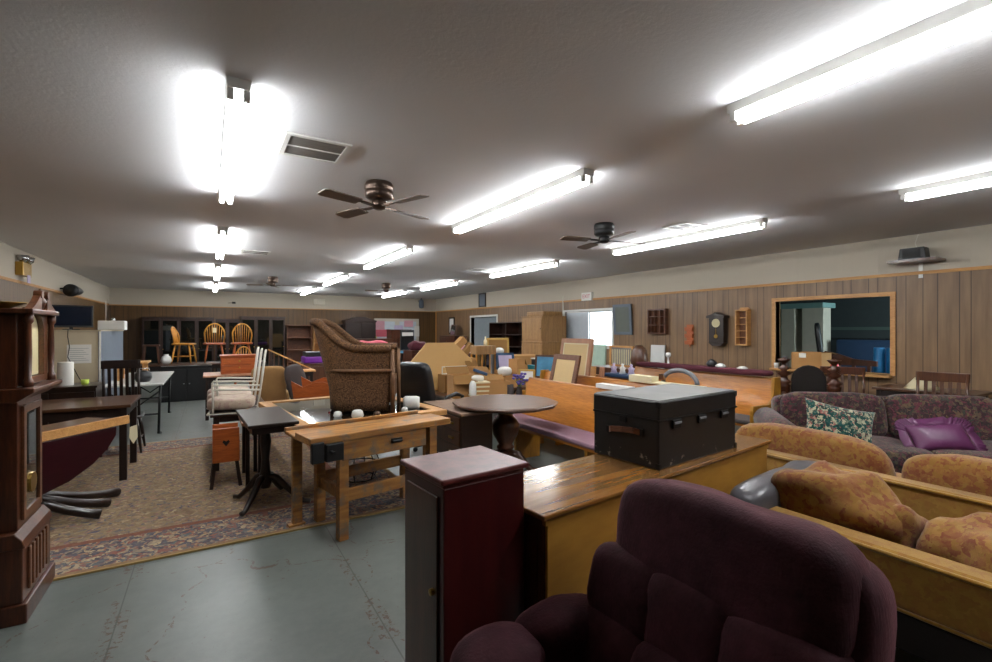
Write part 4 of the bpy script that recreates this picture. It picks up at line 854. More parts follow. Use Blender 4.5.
for sx in (-1, 1):
    for sy in (-1, 1): MB().bar((sx*.09, sy*.10, .24), (sx*.12, sy*.13, 0), .03).build('leg', 'dark_wood_z', t)
table('brown_side_table', 'light brown board-topped stand behind the pedestal table', .25, .46, 4.95, 5.6, .62, 'pinky', 'dark_wood_z', apron=.05, lw=.035)
for i, (dx, lb) in enumerate(((0, 'dark'), )):
    simple('paper_stack', 'grey folded papers lying on the brown stand behind the pedestal table', 'papers', MB().rbox((0, 0, .01), (.12, .2, .02), (0, 0, .2)), 'paper', (.355, 5.45, .634))
# tan armchair with grey cushion
t = thing('tan_armchair', 'tan upholstered armchair back behind the white patio chairs', 'armchair', (.72, 7.55, 0), R(90))
MB().box(-.05, .5, -.24, .24, .08, .40).build('seat', 'tan_cloth', t, .03); MB().blob((-.08, 0, .66), (.18, .46, .64), .35, 24, 14).build('backrest', 'tan_cloth', t, smooth=True)
for s in (-1, 1):
    MB().blob((.2, s*.24, .42), (.55, .10, .36), .35, 20, 10).build('arm', 'tan_cloth', t, smooth=True)
    for x in (0, .45): MB().rbox((x, s*.2, .04), (.04, .04, .08)).build('leg', 'dark_wood', t)
simple('grey_cushion', 'dark grey cushion leaning upright beside the tan armchair back', 'cushion', MB().blob((0, 0, 0), (.28, .16, .62), .6, 24, 14), 'grey_cloth', (1.08, 7.3, .70), (0, R(-14), 0), smooth=True)
# things between patio chairs and wicker chair
t = table('orange_side_table', 'small orange-topped table with a black fan beneath, beyond the tan armchair', .95, 1.50, 8.2, 8.8, .84, 'pine', 'dark_wood_z', apron=.07)
t = thing('slatted_rack', 'dark triangular slatted rack with slanting light top bar, on the orange-topped table', 'rack', (1.15, 8.5, .841))
MB().bar((-.34, 0, .34), (.30, 0, .01), .03, .022).build('slanting_bar', 'pine', t); MB().bar((-.34, 0, .011), (.29, 0, .011), .03, .02).build('bottom_bar', 'walnut', t)
for i in range(8): x = -.32+i*.07; MB().bar((x, 0, .02), (x, 0, .33-(x+.34)*.515), .014).build('slat', 'walnut', t)
t = thing('desk_fan', 'black desk fan with chrome guard under the orange-topped table', 'fan', (1.22, 8.5, 0)); MB().lathe([(0, 0), (.10, 0), (.09, .03), (.02, .05), (.02, .45), (0, .45)], seg=14).build('base', 'black_plastic', t, smooth=True)
MB().lathe([(.0, -.04), (.13, -.03), (.15, 0), (.13, .03), (0, .04)], seg=18).build('motor', 'black_trim', t, loc=(0, 0, .58), rot=(R(80), 0, 0), smooth=True)
m = MB()
for r_ in (.05, .09, .13, .16): m.tube([(r_*math.cos(2*PI*i/20), 0, r_*math.sin(2*PI*i/20)) for i in range(20)], .004, 5, True)
m.build('guard', 'chrome', t, loc=(0, -.06, .58))
cab('grey_trunk_stand', 'brown plywood cabinet holding the purple case', 'cabinet', 1.58, 2.2, 9.8, 10.4, .84, 'walnut', doors=1)
simple('purple_case', 'shiny purple padded case on the plywood cabinet, left of the wicker chair', 'case', MB().box(-.30, .30, -.2, .2, 0, .13), 'purple_vinyl', (1.88, 10.05, .841), (0, 0, 0), .03)
simple('black_case', 'flat dark case stacked on the purple case', 'case', MB().box(-.27, .22, -.18, .18, 0, .09), 'black_plastic', (1.88, 10.05, .972), (0, 0, 0), .01)
t = thing('beaded_garland', 'white and red bead garland hanging at the back of the wicker chair', 'garland', (1.5, 7.0, .66))
for i in range(14): MB().lathe([(0, -.022), (.022, 0), (0, .022)], (0, 0, 0), 8).build('bead', 'porcelain' if i % 3 else 'red_plastic', t, smooth=True, loc=(.04*math.sin(i*.9), 0, .02+i*.038))
t = thing('bead_stand', 'thin dark stand carrying the bead garland', 'stand', (1.56, 7.05, 0)); MB().tube([(0, 0, .01), (0, 0, 1.25)], .012, 6).build('pole', 'iron', t); MB().lathe([(0, 0), (.14, 0), (.13, .02), (0, .03)], seg=14).build('base', 'iron', t)
t = thing('wooden_cradle', 'orange wood slatted cradle behind the glass-topped table', 'cradle', (1.30, 6.6, .013), R(-20))
for s in (-1, 1): MB().prism([(-.28, .40), (.28, .40), (.34, .80), (.20, .76), (.05, .82), (-.05, .82), (-.20, .76), (-.34, .84)], s*.30-.01, s*.30+.01, 'y').build('end_panel', 'orange_wood', t); MB().prism([(-.33, 0), (-.28, 0), (-.05, .40), (-.12, .40)], s*.26-.01, s*.26+.01, 'y').prism([(.28, 0), (.33, 0), (.12, .40), (.05, .40)], s*.26-.01, s*.26+.01, 'y').build('leg_frame', 'orange_wood', t)
for s in (-1, 1): MB().bar((s*.28, -.29, .50), (s*.28, .29, .50), .015, .16).build('side_board', 'orange_wood', t)
MB().box(-.26, .26, -.289, .289, .40, .415).build('bottom', 'orange_wood', t)

# ---------------------------------------------------------------- glass-topped table, wicker chair
t = thing('glass_topped_table', 'light oak table with dark reflective glass top under the wicker chair', 'table', (.60, 3.98, 0), R(5.7))
Wg, Dg, Hg = 1.36, 1.62, .72
m = MB(); b = .11; m.box(0, Wg, 0, b, Hg-.05, Hg).box(0, Wg, Dg-b, Dg, Hg-.05, Hg).box(0, b, b, Dg-b, Hg-.05, Hg).box(Wg-b, Wg, b, Dg-b, Hg-.05, Hg); m.build('frame', 'pine', t, .006)
MB().box(b, Wg-b, b, Dg-b, Hg-.02, Hg-.008).build('glass_top', 'table_glass', t)
for x in (.06, Wg-.06):
    for y in (.30, Dg-.06): MB().rbox((x, y, (Hg-.05)/2), (.06, .06, Hg-.05)).build('leg', 'pine', t, .004)
RG = Matrix.Translation((.60, 3.98, 0)) @ Matrix.Rotation(R(5.7), 4, 'Z')
def wicker_chair(loc, rz):
    t = thing('wicker_armchair', 'brown wicker barrel armchair standing on the glass-topped table', 'armchair', loc, rz)
    # U-shaped wall: path from front of one arm round the back; faces +x
    def path(u):      # u -1..1
        a = u*PI*.5; s_ = abs(u)
        if s_ > .55: k = (s_-.55)/.45; return Vector((-.10+.40*k, math.copysign(.31, u), 0))
        an = u/.55*PI/2; return Vector((-.10-.24*math.cos(an), .31*math.sin(an), 0))
    def top(u): s_ = abs(u); k = max(0, min(1, (s_-.18)/.50)); k = k*k*(3-2*k); return .85+(.60-.85)*k
    n = 40; V = []; F = []; zs = 8
    for i in range(n+1):
        u = -1+2*i/n; p = path(u); tp = top(u)
        for side in (0, 1):
            for j in range(zs+1):
                k = j/zs; lean = 1+.12*max(0, k-.35)*(1-min(1, abs(u)*1.5)); f = (1.0 if side == 0 else .90)
                q = Vector((-.10, 0, 0)) + (p-Vector((-.10, 0, 0)))*f*(.92+.08*k); q.x -= .20*max(0, k-.2)*(1-min(1, abs(u)*1.25)); q.z = .02+(tp-.02)*k
                V.append(q)
    st = 2*(zs+1)
    for i in range(n):
        for j in range(zs):
            a = i*st+j; F.append((a, a+st, a+st+1, a+1)); a += zs+1; F.append((a, a+1, a+st+1, a+st))
        F.append((i*st+zs, (i+1)*st+zs, (i+1)*st+2*zs+1, i*st+2*zs+1)); F.append((i*st, i*st+zs+1, (i+1)*st+zs+1, (i+1)*st))
    F.append(tuple(range(0, zs+1))+tuple(range(2*zs+1, zs, -1))); F.append(tuple(n*st+q for q in (list(range(zs, -1, -1))+list(range(zs+1, 2*zs+2)))))
    bm = MB(); bm._add(V, F); bm.build('shell', 'wicker', t, smooth=True)
    pts = []
    for i in range(n+1):
        u = -1+2*i/n; p = path(u); q = Vector((-.10, 0, 0)) + (p-Vector((-.10, 0, 0)))*.97; q.x -= .16*(1-min(1, abs(u)*1.25)); q.z = top(u)+.005; pts.append(q)
    MB().tube(pts, .036, 12).build('arm_roll', 'wicker', t, smooth=True)
    for s in (-1, 1): MB().tube([(.30, s*.30, .58), (.305, s*.30, .0)], .02, 8).build('front_post', 'wicker_wood', t, smooth=True)
    MB().blob((.02, 0, .36), (.54, .52, .12), .4, 26, 10).build('seat', 'wicker', t, smooth=True); MB().prism([(-.2, -.25), (.29, -.27), (.29, .27), (-.2, .25)], .12, .32, 'z').build('apron', 'wicker', t)
    MB().tube([path(-1+2*i/n)*1.0+Vector((0, 0, .40)) for i in range(n+1)], .016, 8).build('braid', 'wicker_wood', t, smooth=True)
    return t
wicker_chair((1.31, 4.66, .722), R(-25))
def ontable(x, y): v = RG @ Vector((x, y, 0)); return (v.x, v.y, Hg-.007)
o = simple('white_jar', 'white cylindrical ceramic jar lying on the glass table, under the wicker chair arm', 'jar', MB().lathe([(0, 0), (.05, 0), (.065, .02), (.065, .13), (.055, .16), (0, .16)], seg=20), 'porcelain', (1.62, 4.42, .785), (0, R(90), R(-20)), smooth=True)
for x, y, r_, lb, mt in ((.62, .12, .055, 'round glass bowl at the left foot of the wicker chair', 'glass_bead'), (.80, .12, .035, 'small bronze ornament beside the glass bowl', 'bronze'), (1.10, .18, .035, 'small crystal ornament left of the white jar', 'glass_bead'), (.50, .28, .04, 'tiny crystal dish on the left of the glass table', 'glass_bead')):
    l_ = ontable(x-.1, y); simple('glass_bowl' if r_ > .05 else 'small_ornament', lb, 'bowl' if r_ > .05 else 'ornament', MB().lathe([(0, 0), (r_*.6, 0), (r_, r_*.7), (r_*.8, r_*1.4), (r_*.5, r_*1.6), (0, r_*1.6)], seg=16), mt, l_, smooth=True)
t = thing('wire_plant_stand', 'black wire basket stand on the floor under the workbench', 'plant stand', (1.28, 4.75, .013))
for z, r_ in ((.01, .16), (.14, .21), (.42, .10)): MB().tube([(r_*math.cos(2*PI*i/24), r_*math.sin(2*PI*i/24), z) for i in range(24)], .006, 6, True).build('ring', 'iron', t, smooth=True)
for i in range(6): a = 2*PI*i/6; MB().tube([(.16*math.cos(a), .16*math.sin(a), .01), (.21*math.cos(a), .21*math.sin(a), .14), (.10*math.cos(a), .10*math.sin(a), .42)], .005, 6).build('wire', 'iron', t)
# black executive chair
t = thing('office_chair', 'black high-backed office chair beside the wicker chair', 'office chair', (2.34, 5.38, 0), R(28))
m = MB(); m.X = Matrix.Rotation(R(-12), 4, 'Y'); m.blob((-.12, 0, .80), (.13, .50, .74), .35, 26, 18); m.build('backrest', 'black_leather', t, smooth=True)
MB().blob((.12, 0, .48), (.52, .50, .13), .4, 24, 10).build('seat', 'black_leather', t, smooth=True)
for s in (-1, 1): MB().tube([(-.12, s*.28, .52), (-.10, s*.30, .70), (.10, s*.30, .72), (.24, s*.30, .68), (.20, s*.28, .50)], [.02, .022, .026, .022, .02], 10).build('armrest', 'black_plastic', t, smooth=True)
MB().tube([(.1, 0, .08), (.1, 0, .42)], .025, 10).build('gas_lift', 'iron', t)
for i in range(5):
    a = 2*PI*i/5; q = MB().bar((.1, 0, .10), (.1+.27*math.cos(a), .27*math.sin(a), .07), .04, .03).build('base_arm', 'black_plastic', t); MB().lathe([(0, -.015), (.027, -.012), (.027, .012), (0, .015)], seg=12).build('caster', 'black_plastic', q, loc=(.1+.27*math.cos(a), .27*math.sin(a), .028), rot=(R(90), 0, a))
# ---------------------------------------------------------------- clutter between the tables and the pews
table('plum_covered_table', 'long low table with plum top under the cardboard boxes', 2.70, 3.62, 5.15, 6.75, .60, 'walnut_x', 'dark_wood_z', apron=.06)
table('second_clutter_table', 'brown table farther back carrying frames and small boxes', 3.70, 4.72, 5.95, 7.5, .62, 'walnut_x', 'dark_wood_z', apron=.06)
simple('octagonal_tabletop', 'large tan octagonal tabletop standing on edge behind the cardboard boxes', 'tabletop', MB().prism([(-.26, .0), (.30, .0), (.52, .22), (.52, .44), (.24, .71), (-.20, .71), (-.44, .44), (-.40, .18)], -.015, .015, 'y'), 'tan_board', (2.94, 6.42, .601), (R(-6), 0, R(-6)), .004)
def carton(label, x, y, z, w, d, h, rz=0, mat='card', flaps=((1, 35), (3, 60)), name='cardboard_box', group=None):
    t = thing(name, label, 'box', (x, y, z), R(rz), group); k = .006
    m = MB(); m.box(-w/2, w/2, -d/2, -d/2+k, 0, h).box(-w/2, w/2, d/2-k, d/2, 0, h).box(-w/2, -w/2+k, -d/2+k, d/2-k, 0, h).box(w/2-k, w/2, -d/2+k, d/2-k, 0, h).box(-w/2+k, w/2-k, -d/2+k, d/2-k, 0, k); m.build('body', mat, t)
    for side, a in flaps:
        m = MB(); L_ = (d if side % 2 == 0 else w)*.42
        if side in (1, 3): m.box(-w/2, w/2, 0, L_, 0, .004)
        else: m.box(-d/2, d/2, 0, L_, 0, .004)
        loc = {0: (0, d/2, h), 1: (0, -d/2, h), 2: (w/2, 0, h), 3: (0, d/2, h), 4: (-w/2, 0, h)}[side]
        rot = {1: (R(a), 0, PI), 3: (R(a), 0, 0), 2: (R(a), 0, R(-90)), 4: (R(a), 0, R(90))}[side]
        m.build('flap', 'card_dark' if mat == 'card' else mat, t, loc=loc, rot=rot)
    return t
carton('open brown cardboard box with flaps hanging, right of the black office chair', 2.90, 5.66, .601, .32, .30, .30, -10, 'card', ((1, -55), (2, -30), (3, 40)))
carton('tan cardboard box right of the stacked cream boxes, next to the mug', 3.31, 5.42, .601, .30, .24, .21, -14, 'card', ((3, 30),))
carton('small orange-tan box behind the mug and flowers', 3.50, 5.95, .601, .24, .26, .24, 0, 'card', ((3, 20), (2, -20)))
carton('tall cardboard box with raised flap in the middle of the pile', 3.46, 6.26, .601, .22, .22, .34, 8, 'card', ((3, 65), (1, -40)))
for k in range(4):
    z = .601+k*.055; t = thing('cream_box', ['lowest', 'second lowest', 'third', 'topmost'][k]+' flat cream box in the stack right of the open cardboard box', 'box', (3.03+.008*k, 5.45, z), R(-14), 'flat cream boxes')
    MB().box(-.12, .12, -.10, .10, 0, .035).build('tray', 'card', t); MB().box(-.123, .123, -.103, .103, .035, .053).build('lid', 'ivory', t)
random.seed(3)
LB = ['crumpled white paper bundle on the cream boxes', 'dark blue folded cloth on the white papers', 'white china figurine on the cream boxes', 'pale wrapped ornament behind the cream boxes']
simple('paper_bundle', LB[0], 'paper', MB().blob((0, 0, .04), (.18, .14, .09), .8, 18, 10, .05, seed=2), 'paper', (3.02, 5.46, .823))
simple('folded_cloth', LB[1], 'cloth', MB().rbox((0, 0, .02), (.20, .05, .04), (0, .35, -.4)), 'blue_cloth', (3.10, 5.50, .915), bevel=.01)
simple('china_figurine', LB[2], 'figurine', MB().lathe([(0, 0), (.04, 0), (.03, .05), (.02, .08), (.03, .1), (.02, .13), (0, .14)], seg=12), 'porcelain', (3.15, 5.62, .601), smooth=True)
simple('wrapped_ornament', LB[3], 'ornament', MB().blob((0, 0, .06), (.13, .12, .12), .8, 16, 10, .03, seed=5), 'paper_lilac', (3.22, 6.0, .601))
simple('wire_rack', 'pale wire rack lying against the octagonal tabletop', 'rack', MB().box(-.20, .20, -.01, .01, 0, .012).box(-.20, .20, -.01, .01, .10, .112).box(-.20, -.19, -.01, .01, .012, .10).box(.19, .20, -.01, .01, .012, .10).box(-.07, -.06, -.01, .01, .012, .10).box(.06, .07, -.01, .01, .012, .10), 'white_metal', (3.06, 6.2, .86))
simple('rack_carton', 'plain brown carton under the pale wire rack', 'box', MB().box(-.21, .21, -.12, .12, 0, .258), 'card_dark', (3.06, 6.2, .601), bevel=.004)
# diagonal long cartons
simple('long_carton', 'long brown carton leaning diagonally, upper of the two behind the octagonal top', 'box', MB().rbox((0, 0, 0), (.58, .16, .13)), 'card', (3.80, 7.75, 1.14), (0, R(-42), 0), .004)
simple('long_carton', 'shorter brown carton leaning diagonally below the long one', 'box', MB().rbox((0, 0, 0), (.42, .14, .10)), 'card_dark', (3.97, 7.63, 1.085), (0, R(-48), 0), .004)
cab('carton_stand', 'low brown cabinet supporting the leaning cartons', 'cabinet', 3.45, 4.25, 7.56, 8.1, .90, 'walnut', doors=2)
simple('upright_carton', 'bright orange-tan upright carton behind the open cardboard box', 'box', MB().box(-.09, .09, -.08, .08, 0, .46), 'card', (3.50, 6.6, .601), (0, 0, R(8)), .004)
# small display cabinet with glass
t = thing('curio_cabinet', 'small light wood curio cabinet with glass panes in the middle of the pile', 'cabinet', (3.86, 6.75, .621), R(-4))
m = MB(); m.box(-.18, .18, -.12, .12, .48, .62).build('top_box', 'armoire', t, .004)
m = MB()
for s in (-1, 1):
    for y in (-.11, .09): m.box(s*.17-.01, s*.17+.01, y, y+.02, .02, .48)
for x in (-.07, .07): m.box(x-.006, x+.006, -.11, -.09, .02, .48)
m.box(-.18, .18, -.12, .12, 0, .02); m.build('frame', 'golden', t); MB().box(-.16, .16, .08, .088, .02, .48).build('glass', 'mirror', t)
MB().lathe([(0, 0), (.05, 0), (.04, .1), (.06, .18), (0, .2)], (0, -.02, .02), 12).build('ornament', 'porcelain', t, smooth=True)
simple('glass_bottle', 'small pale bottle standing on top of the curio cabinet', 'bottle', MB().lathe([(0, 0), (.03, 0), (.03, .08), (.012, .11), (.012, .15), (0, .15)], seg=12), 'ivory', (3.9, 6.75, 1.242), smooth=True)
def frame_obj(label, w, h, loc, rot, fm, pm, b=.05, th=.03, name='framed_picture', mat2=None, group=None):
    t = thing(name, label, 'frame', loc, 0, group); t.rotation_euler = rot
    m = MB(); m.frame(w, h, b, th); m.build('frame', fm, t, .004); MB().box(-w/2+b, w/2-b, .008, .016, b, h-b).build('backing', pm, t)
    if mat2: MB().frame(w-2*b, h-2*b, .02, .006, b).build('inner_border', mat2, t)
    return t
frame_obj('gold picture frame standing tall in the middle of the pile, white items inside it', .42, .74, (4.45, 7.2, .622), (R(-6), 0, R(-12)), 'gold_frame', 'card_dark', .035)
simple('white_helmet', 'white rounded helmet-like bowl in front of the gold frame', 'bowl', MB().blob((0, 0, .06), (.16, .15, .12), .85, 20, 12), 'porcelain', (4.24, 6.86, 1.082), smooth=True)
carton('dark grey plastic crate with pale lid holding the white bowl', 4.22, 6.86, .621, .28, .22, .46, -8, 'grey_plastic', (), 'plastic_crate')
frame_obj('blue-grey photograph in thin frame leaning against the gold frame', .32, .28, (4.17, 6.52, .852), (R(-15), 0, R(-10)), 'blue_cloth', 'paper_lilac', .04)
simple('picture_stand', 'low brown box under the blue-grey photograph', 'box', MB().box(-.16, .16, -.06, .08, 0, .225), 'card', (4.17, 6.57, .621), bevel=.003)
simple('domed_hat', 'white domed cap with emblem on the right of the pile', 'hat', MB().blob((0, 0, .06), (.22, .2, .15), .8, 20, 12), 'porcelain', (3.90, 6.15, .801), smooth=True)
simple('hat_box', 'flat tan box under the white cap', 'box', MB().box(-.15, .15, -.13, .13, 0, .18), 'card', (3.90, 6.15, .621), bevel=.004)
carton('tan cardboard panel box right of the white cap, left of the teal box', 4.16, 6.2, .621, .16, .22, .42, 4, 'card', ((2, -70),))
simple('teal_box', 'teal plastic tub holding a small black item', 'tub', MB().prism([(-.10, 0), (.10, 0), (.12, .17), (-.12, .17)], -.09, .09, 'y'), 'teal_plastic', (4.49, 6.12, .771), bevel=.006)
simple('tub_carton', 'brown box beneath the teal tub', 'box', MB().box(-.14, .14, -.12, .12, 0, .15), 'card_dark', (4.49, 6.12, .621), bevel=.004)
simple('black_radio', 'small black radio sitting on the teal tub', 'radio', MB().box(-.07, .07, -.05, .05, 0, .09), 'black_plastic', (4.49, 6.12, .942), bevel=.006)
simple('white_booklet', 'white booklet lying on the small black radio', 'booklet', MB().rbox((0, 0, .01), (.16, .12, .012), (0, 0, .3)), 'paper', (4.49, 6.12, 1.036))
# mug and flowers on the pew back end / plum table edge
t = thing('dark_mug', 'dark grey cylindrical mug beside the purple flowers', 'mug', (3.43, 5.27, .601)); MB().lathe([(0, 0), (.045, 0), (.045, .17), (.038, .17), (.036, .02), (0, .02)], seg=18).build('body', 'grey_cloth', t, smooth=True)
t = thing('purple_flowers', 'bunch of purple flowers in a small dark vase by the round table', 'flowers', (3.54, 5.22, .601))
MB().lathe([(0, 0), (.03, 0), (.045, .06), (.03, .12), (.035, .14), (0, .14)], seg=14).build('vase', 'grey_cloth', t, smooth=True)
random.seed(5)
for i in range(26):
    a = random.uniform(0, 2*PI); r_ = random.uniform(0, .11); z = .20+random.uniform(-.02, .12); x, y = r_*math.cos(a), r_*math.sin(a)
    q = MB().tube([(0, 0, .13), (x, y, z)], .003, 4).build('stem', 'green_leaf', t)
    MB().blob((x, y, z), (.045, .045, .035), 1, 8, 6, .012, seed=i).build('blossom', 'purple_flower', q)
random.seed(11)
bits = [('small_bowl', 'small white bowl among the papers at the left of the cream boxes', 'bowl', 2.92, 5.38, 'porcelain'), ('pink_cup', 'tiny pink cup behind the cream boxes', 'cup', 3.02, 5.72, 'paper_pink'), ('brown_jar', 'small brown jar behind the tan cardboard box', 'jar', 3.28, 5.72, 'card_dark'),
  ('cream_candle', 'short cream candle on the plum-topped table, farthest back', 'candle', 3.55, 6.6, 'ivory'), ('lilac_cup', 'little lilac cup right of the brown jar', 'cup', 3.42, 5.70, 'paper_lilac')]
for nm, lb, ct, x, y, mt in bits: simple(nm, lb, ct, MB().lathe([(0, 0), (.035, 0), (.05, .08), (.045, .20), (.02, .24), (0, .24)], seg=12), mt, (x, y, .601), smooth=True)
# frames leaning on pews
frame_obj('large light-canvas frame with pinkish wood border leaning on the second pew', .53, .74, (3.93, 4.92, .452), (R(-14), 0, R(-90)), 'shelf_wood', 'canvas', .07, .03, 'framed_canvas')
frame_obj('tallest pinkish wooden frame with pale canvas, leaning on the third pew', .70, .93, (4.60, 5.45, .453), (R(-9), 0, R(-90)), 'pinky', 'canvas', .07, .035, 'framed_canvas', 'ivory')
frame_obj('small bluish picture in dark frame left of the large canvas frame', .34, .36, (4.38, 5.78, .76), (R(-8), 0, R(-62)), 'walnut', 'cyan_photo', .03)
simple('picture_box', 'brown box under the small bluish picture', 'box', MB().box(-.12, .12, -.09, .09, 0, .76), 'card_dark', (4.44, 5.86, 0), bevel=.003)
frame_obj('little gold frame with white card at the end of the nearest pew', .22, .16, (3.72, 5.30, .80), (R(-10), 0, R(-40)), 'gold_frame', 'paper', .025)
simple('narrow_carton', 'tall narrow carton right behind the purple flowers', 'box', MB().box(-.1, .1, -.07, .07, 0, .799), 'card', (3.68, 5.06, 0), (0, 0, 0), .004)
for i, (y, lb) in enumerate(((4.62, 'first tan wooden board leaning right of the pinkish frame'), (4.50, 'second tan board, just right of the first'))):
    simple('leaning_board', lb, 'board', MB().rbox((0, 0, .26), (.02, .09, .54)), 'pinky' if i else 'pine', (4.60+.05*i, y+.36, .453), (0, R(6), 0), .003)
simple('plum_cushion', 'small plum cushion on the second pew seat beside the leaning frame', 'cushion', MB().blob((0, 0, 0), (.22, .34, .24), .6, 20, 10, .01), 'plum', (4.02, 4.42, .575), smooth=True)
# papers and things on the pew backs
simple('white_folder', 'white folded papers lying along the nearest pew back', 'papers', MB().rbox((0, 0, .022), (.10, .44, .044)), 'paper', (3.50, 3.44, .899))
simple('lidded_box', 'cream-white box lid on the second pew back', 'box', MB().box(-.06, .06, -.17, .17, 0, .08), 'ivory', (4.33, 3.80, .889), bevel=.004)
simple('long_pale_board', 'long pale board lying on the second pew back behind the trunk', 'board', MB().box(-.08, .08, -.32, .32, 0, .02), 'ivory', (4.34, 3.36, .892), bevel=.003)
t = thing('curved_harness', 'grey curved horseshoe-shaped strap standing behind the trunk', 'strap', (5.02, 3.83, .835))
MB().tube([(.0, .25*math.cos(a), .16*math.sin(a)) for a in [PI*i/14 for i in range(15)]], .028, 8).build('arch', 'grey_plastic', t, smooth=True); MB().rbox((-.03, .24, .06), (.05, .07, .07)).build('buckle', 'chrome', t)
t = thing('corner_stand', 'brown wooden stand under the organ-like display near the window', 'stand', (6.15, 5.85, .0))
MB().box(-.35, .35, -.45, .45, 0, .86).build('stand', 'walnut', t)
t = thing('sewing_display', 'light wood framed organ-like display with dark rounded side near the window', 'display', (6.15, 5.90, .861), R(-90))
MB().frame(.55, .36, .03, .10).build('frame', 'pine', t); MB().box(-.24, .24, .02, .03, .03, .33).build('panel', 'grey_plastic', t)
for i in range(11): MB().tube([(-.21+i*.042, .01, .04), (-.21+i*.042, .01, .30)], .007, 6).build('pipe', 'ivory', t)
MB().lathe([(.0, 0), (.12, .0), (.15, .12), (.12, .30), (.05, .38), (0, .38)], (.37, .05, 0), 18).build('dark_dome', 'walnut', t, smooth=True)
simple('blue_tray', 'dark blue-grey tray under the pale figures near the window', 'tray', MB().box(-.14, .14, -.26, .26, 0, .045), 'blue_cloth', (5.02, 4.78, .831), bevel=.006)
for i, (y, c_, lb) in enumerate(((4.95, 'paper_lilac', 'lilac china figure, left of three on the blue tray'), (4.78, 'porcelain', 'white china figure, middle of three on the blue tray'), (4.62, 'paper_lilac', 'pale lilac china figure, right of three on the blue tray'))):
    simple('china_figure', lb, 'figurine', MB().lathe([(0, 0), (.05, 0), (.035, .05), (.045, .08), (.015, .11), (.022, .135), (0, .15)], seg=12), c_, (5.02, y, .877), smooth=True, group='china figures on the blue tray')
simple('pale_blue_panel', 'pale blue-white sheet leaning on the right wall behind the burgundy pad', 'panel', MB().box(-.01, .01, -.17, .17, 0, 1.2), 'porcelain', (7.60, 6.35, .0), (0, R(3), 0))
t = thing('stemmed_figurine', 'small white flower ornament on the burgundy pad', 'ornament', (5.82, 4.64, .989)); MB().lathe([(0, 0), (.04, 0), (.015, .02), (.012, .1), (.04, .13), (.035, .17), (0, .18)], seg=12).build('body', 'porcelain', t, smooth=True)
for i, (y, c_, lb, s_) in enumerate(((3.93, 'black_plastic', 'small black ornament, left of three on the burgundy pad', .12), (3.80, 'porcelain', 'white rounded dish, middle of three on the burgundy pad', .07), (3.50, 'porcelain', 'white rounded lid, right of three on the burgundy pad', .05))):
    simple('small_dish', lb, 'ornament', MB().lathe([(0, 0), (.05, 0), (.07, s_*.5), (.03, s_*.9), (0, s_)], seg=14), c_, (5.82, y, .989), smooth=True)
# stacked oak cabinets, bookcases and others by the right wall
cab('oak_wardrobe_cabinet', 'lower light oak cabinet of the stacked pair near the window', 'cabinet', 6.75, 7.5, 8.98, 9.86, 1.22, 'armoire', front='-x', doors=1, knob='iron')
t = cab('oak_wardrobe_cabinet', 'upper light oak cabinet with dark round emblem, stacked near the window', 'cabinet', 6.75, 7.5, 9.0, 9.84, .62, 'armoire', z=1.221, front='-x', doors=1, knob='iron')
simple('tan_suitcase', 'flat tan case on top of the stacked oak cabinets', 'case', MB().box(-.3, .3, -.35, .35, 0, .11), 'armoire', (7.15, 9.42, 1.843), bevel=.02)
shelf('dark_bookcase', 'dark open bookcase between the doorway and the stacked oak cabinets', 7.15, 7.6, 10.3, 12.15, 1.72, 'hutch', 5, front='-x', cols=2)
cab('brown_dresser', 'dark dresser against the right wall before the far doorway', 'dresser', 7.1, 7.6, 14.42, 15.6, 1.3, 'mahogany', front='-x', doors=1, rows=4)
t = frame_obj('small framed picture propped on the dark dresser', .40, .40, (7.35, 15.1, 1.302), (R(-12), 0, R(-90)), 'walnut', 'mirror', .04)
t = thing('far_highback_chair', 'black chair with bright blue screen-like seat pad in the far aisle', 'chair', (4.35, 11.2, 0), R(20))
MB().box(-.22, .22, -.22, .22, .92, .98).build('seat', 'cyan_photo', t, .01); MB().box(-.22, .22, .18, .22, 1.0, 1.5).build('backrest', 'black_plastic', t, .01)
for sx in (-1, 1):
    for sy in (-1, 1): MB().bar((sx*.18, sy*.18, .92), (sx*.22, sy*.22, 0), .03).build('leg', 'black_plastic', t)
MB().box(-.18, .18, .175, .18, 1.35, 1.44).build('pale_stripe', 'paper', t)
cab('far_counter', 'long low brown counter carrying the red cloth beyond the wicker chair', 'counter', 2.6, 4.0, 11.6, 12.3, 1.02, 'walnut', doors=3)
simple('white_quilt', 'white folded quilt along the far counter top', 'quilt', MB().blob((0, 0, .035), (1.3, .5, .07), .3, 20, 8), 'porcelain', (3.3, 11.95, 1.021), smooth=True)
simple('red_cloth', 'crumpled dark red cloth on the far white quilt', 'cloth', MB().blob((0, 0, .075), (.9, .4, .12), .6, 24, 12, .07, seed=8), 'paper_red', (3.5, 11.93, 1.085), smooth=True)
simple('plum_bag', 'dark red bag slumped at the right end of the far counter', 'bag', MB().blob((0, 0, .10), (.4, .4, .24), .7, 22, 12, .05, seed=4), 'burgundy', (4.25, 10.6, 1.02), smooth=True)
cab('bag_stand', 'tall dark cabinet beneath the slumped dark red bag', 'cabinet', 4.0, 4.6, 10.3, 10.9, 1.02, 'mahogany', doors=1)
for i, (x, y, h, c_, lb) in enumerate(((4.7, 9.2, 1.0, 'walnut', 'plain brown carton stack right of the octagonal top, far behind'), (5.5, 10.1, 1.05, 'card_dark', 'dull brown box farther right behind the diagonal cartons'), (5.9, 8.6, .95, 'card', 'tan storage box behind the gold frame'))):
    simple('storage_box', lb, 'box', MB().box(-.35, .35, -.3, .3, 0, h), c_, (x, y, 0), bevel=.006)
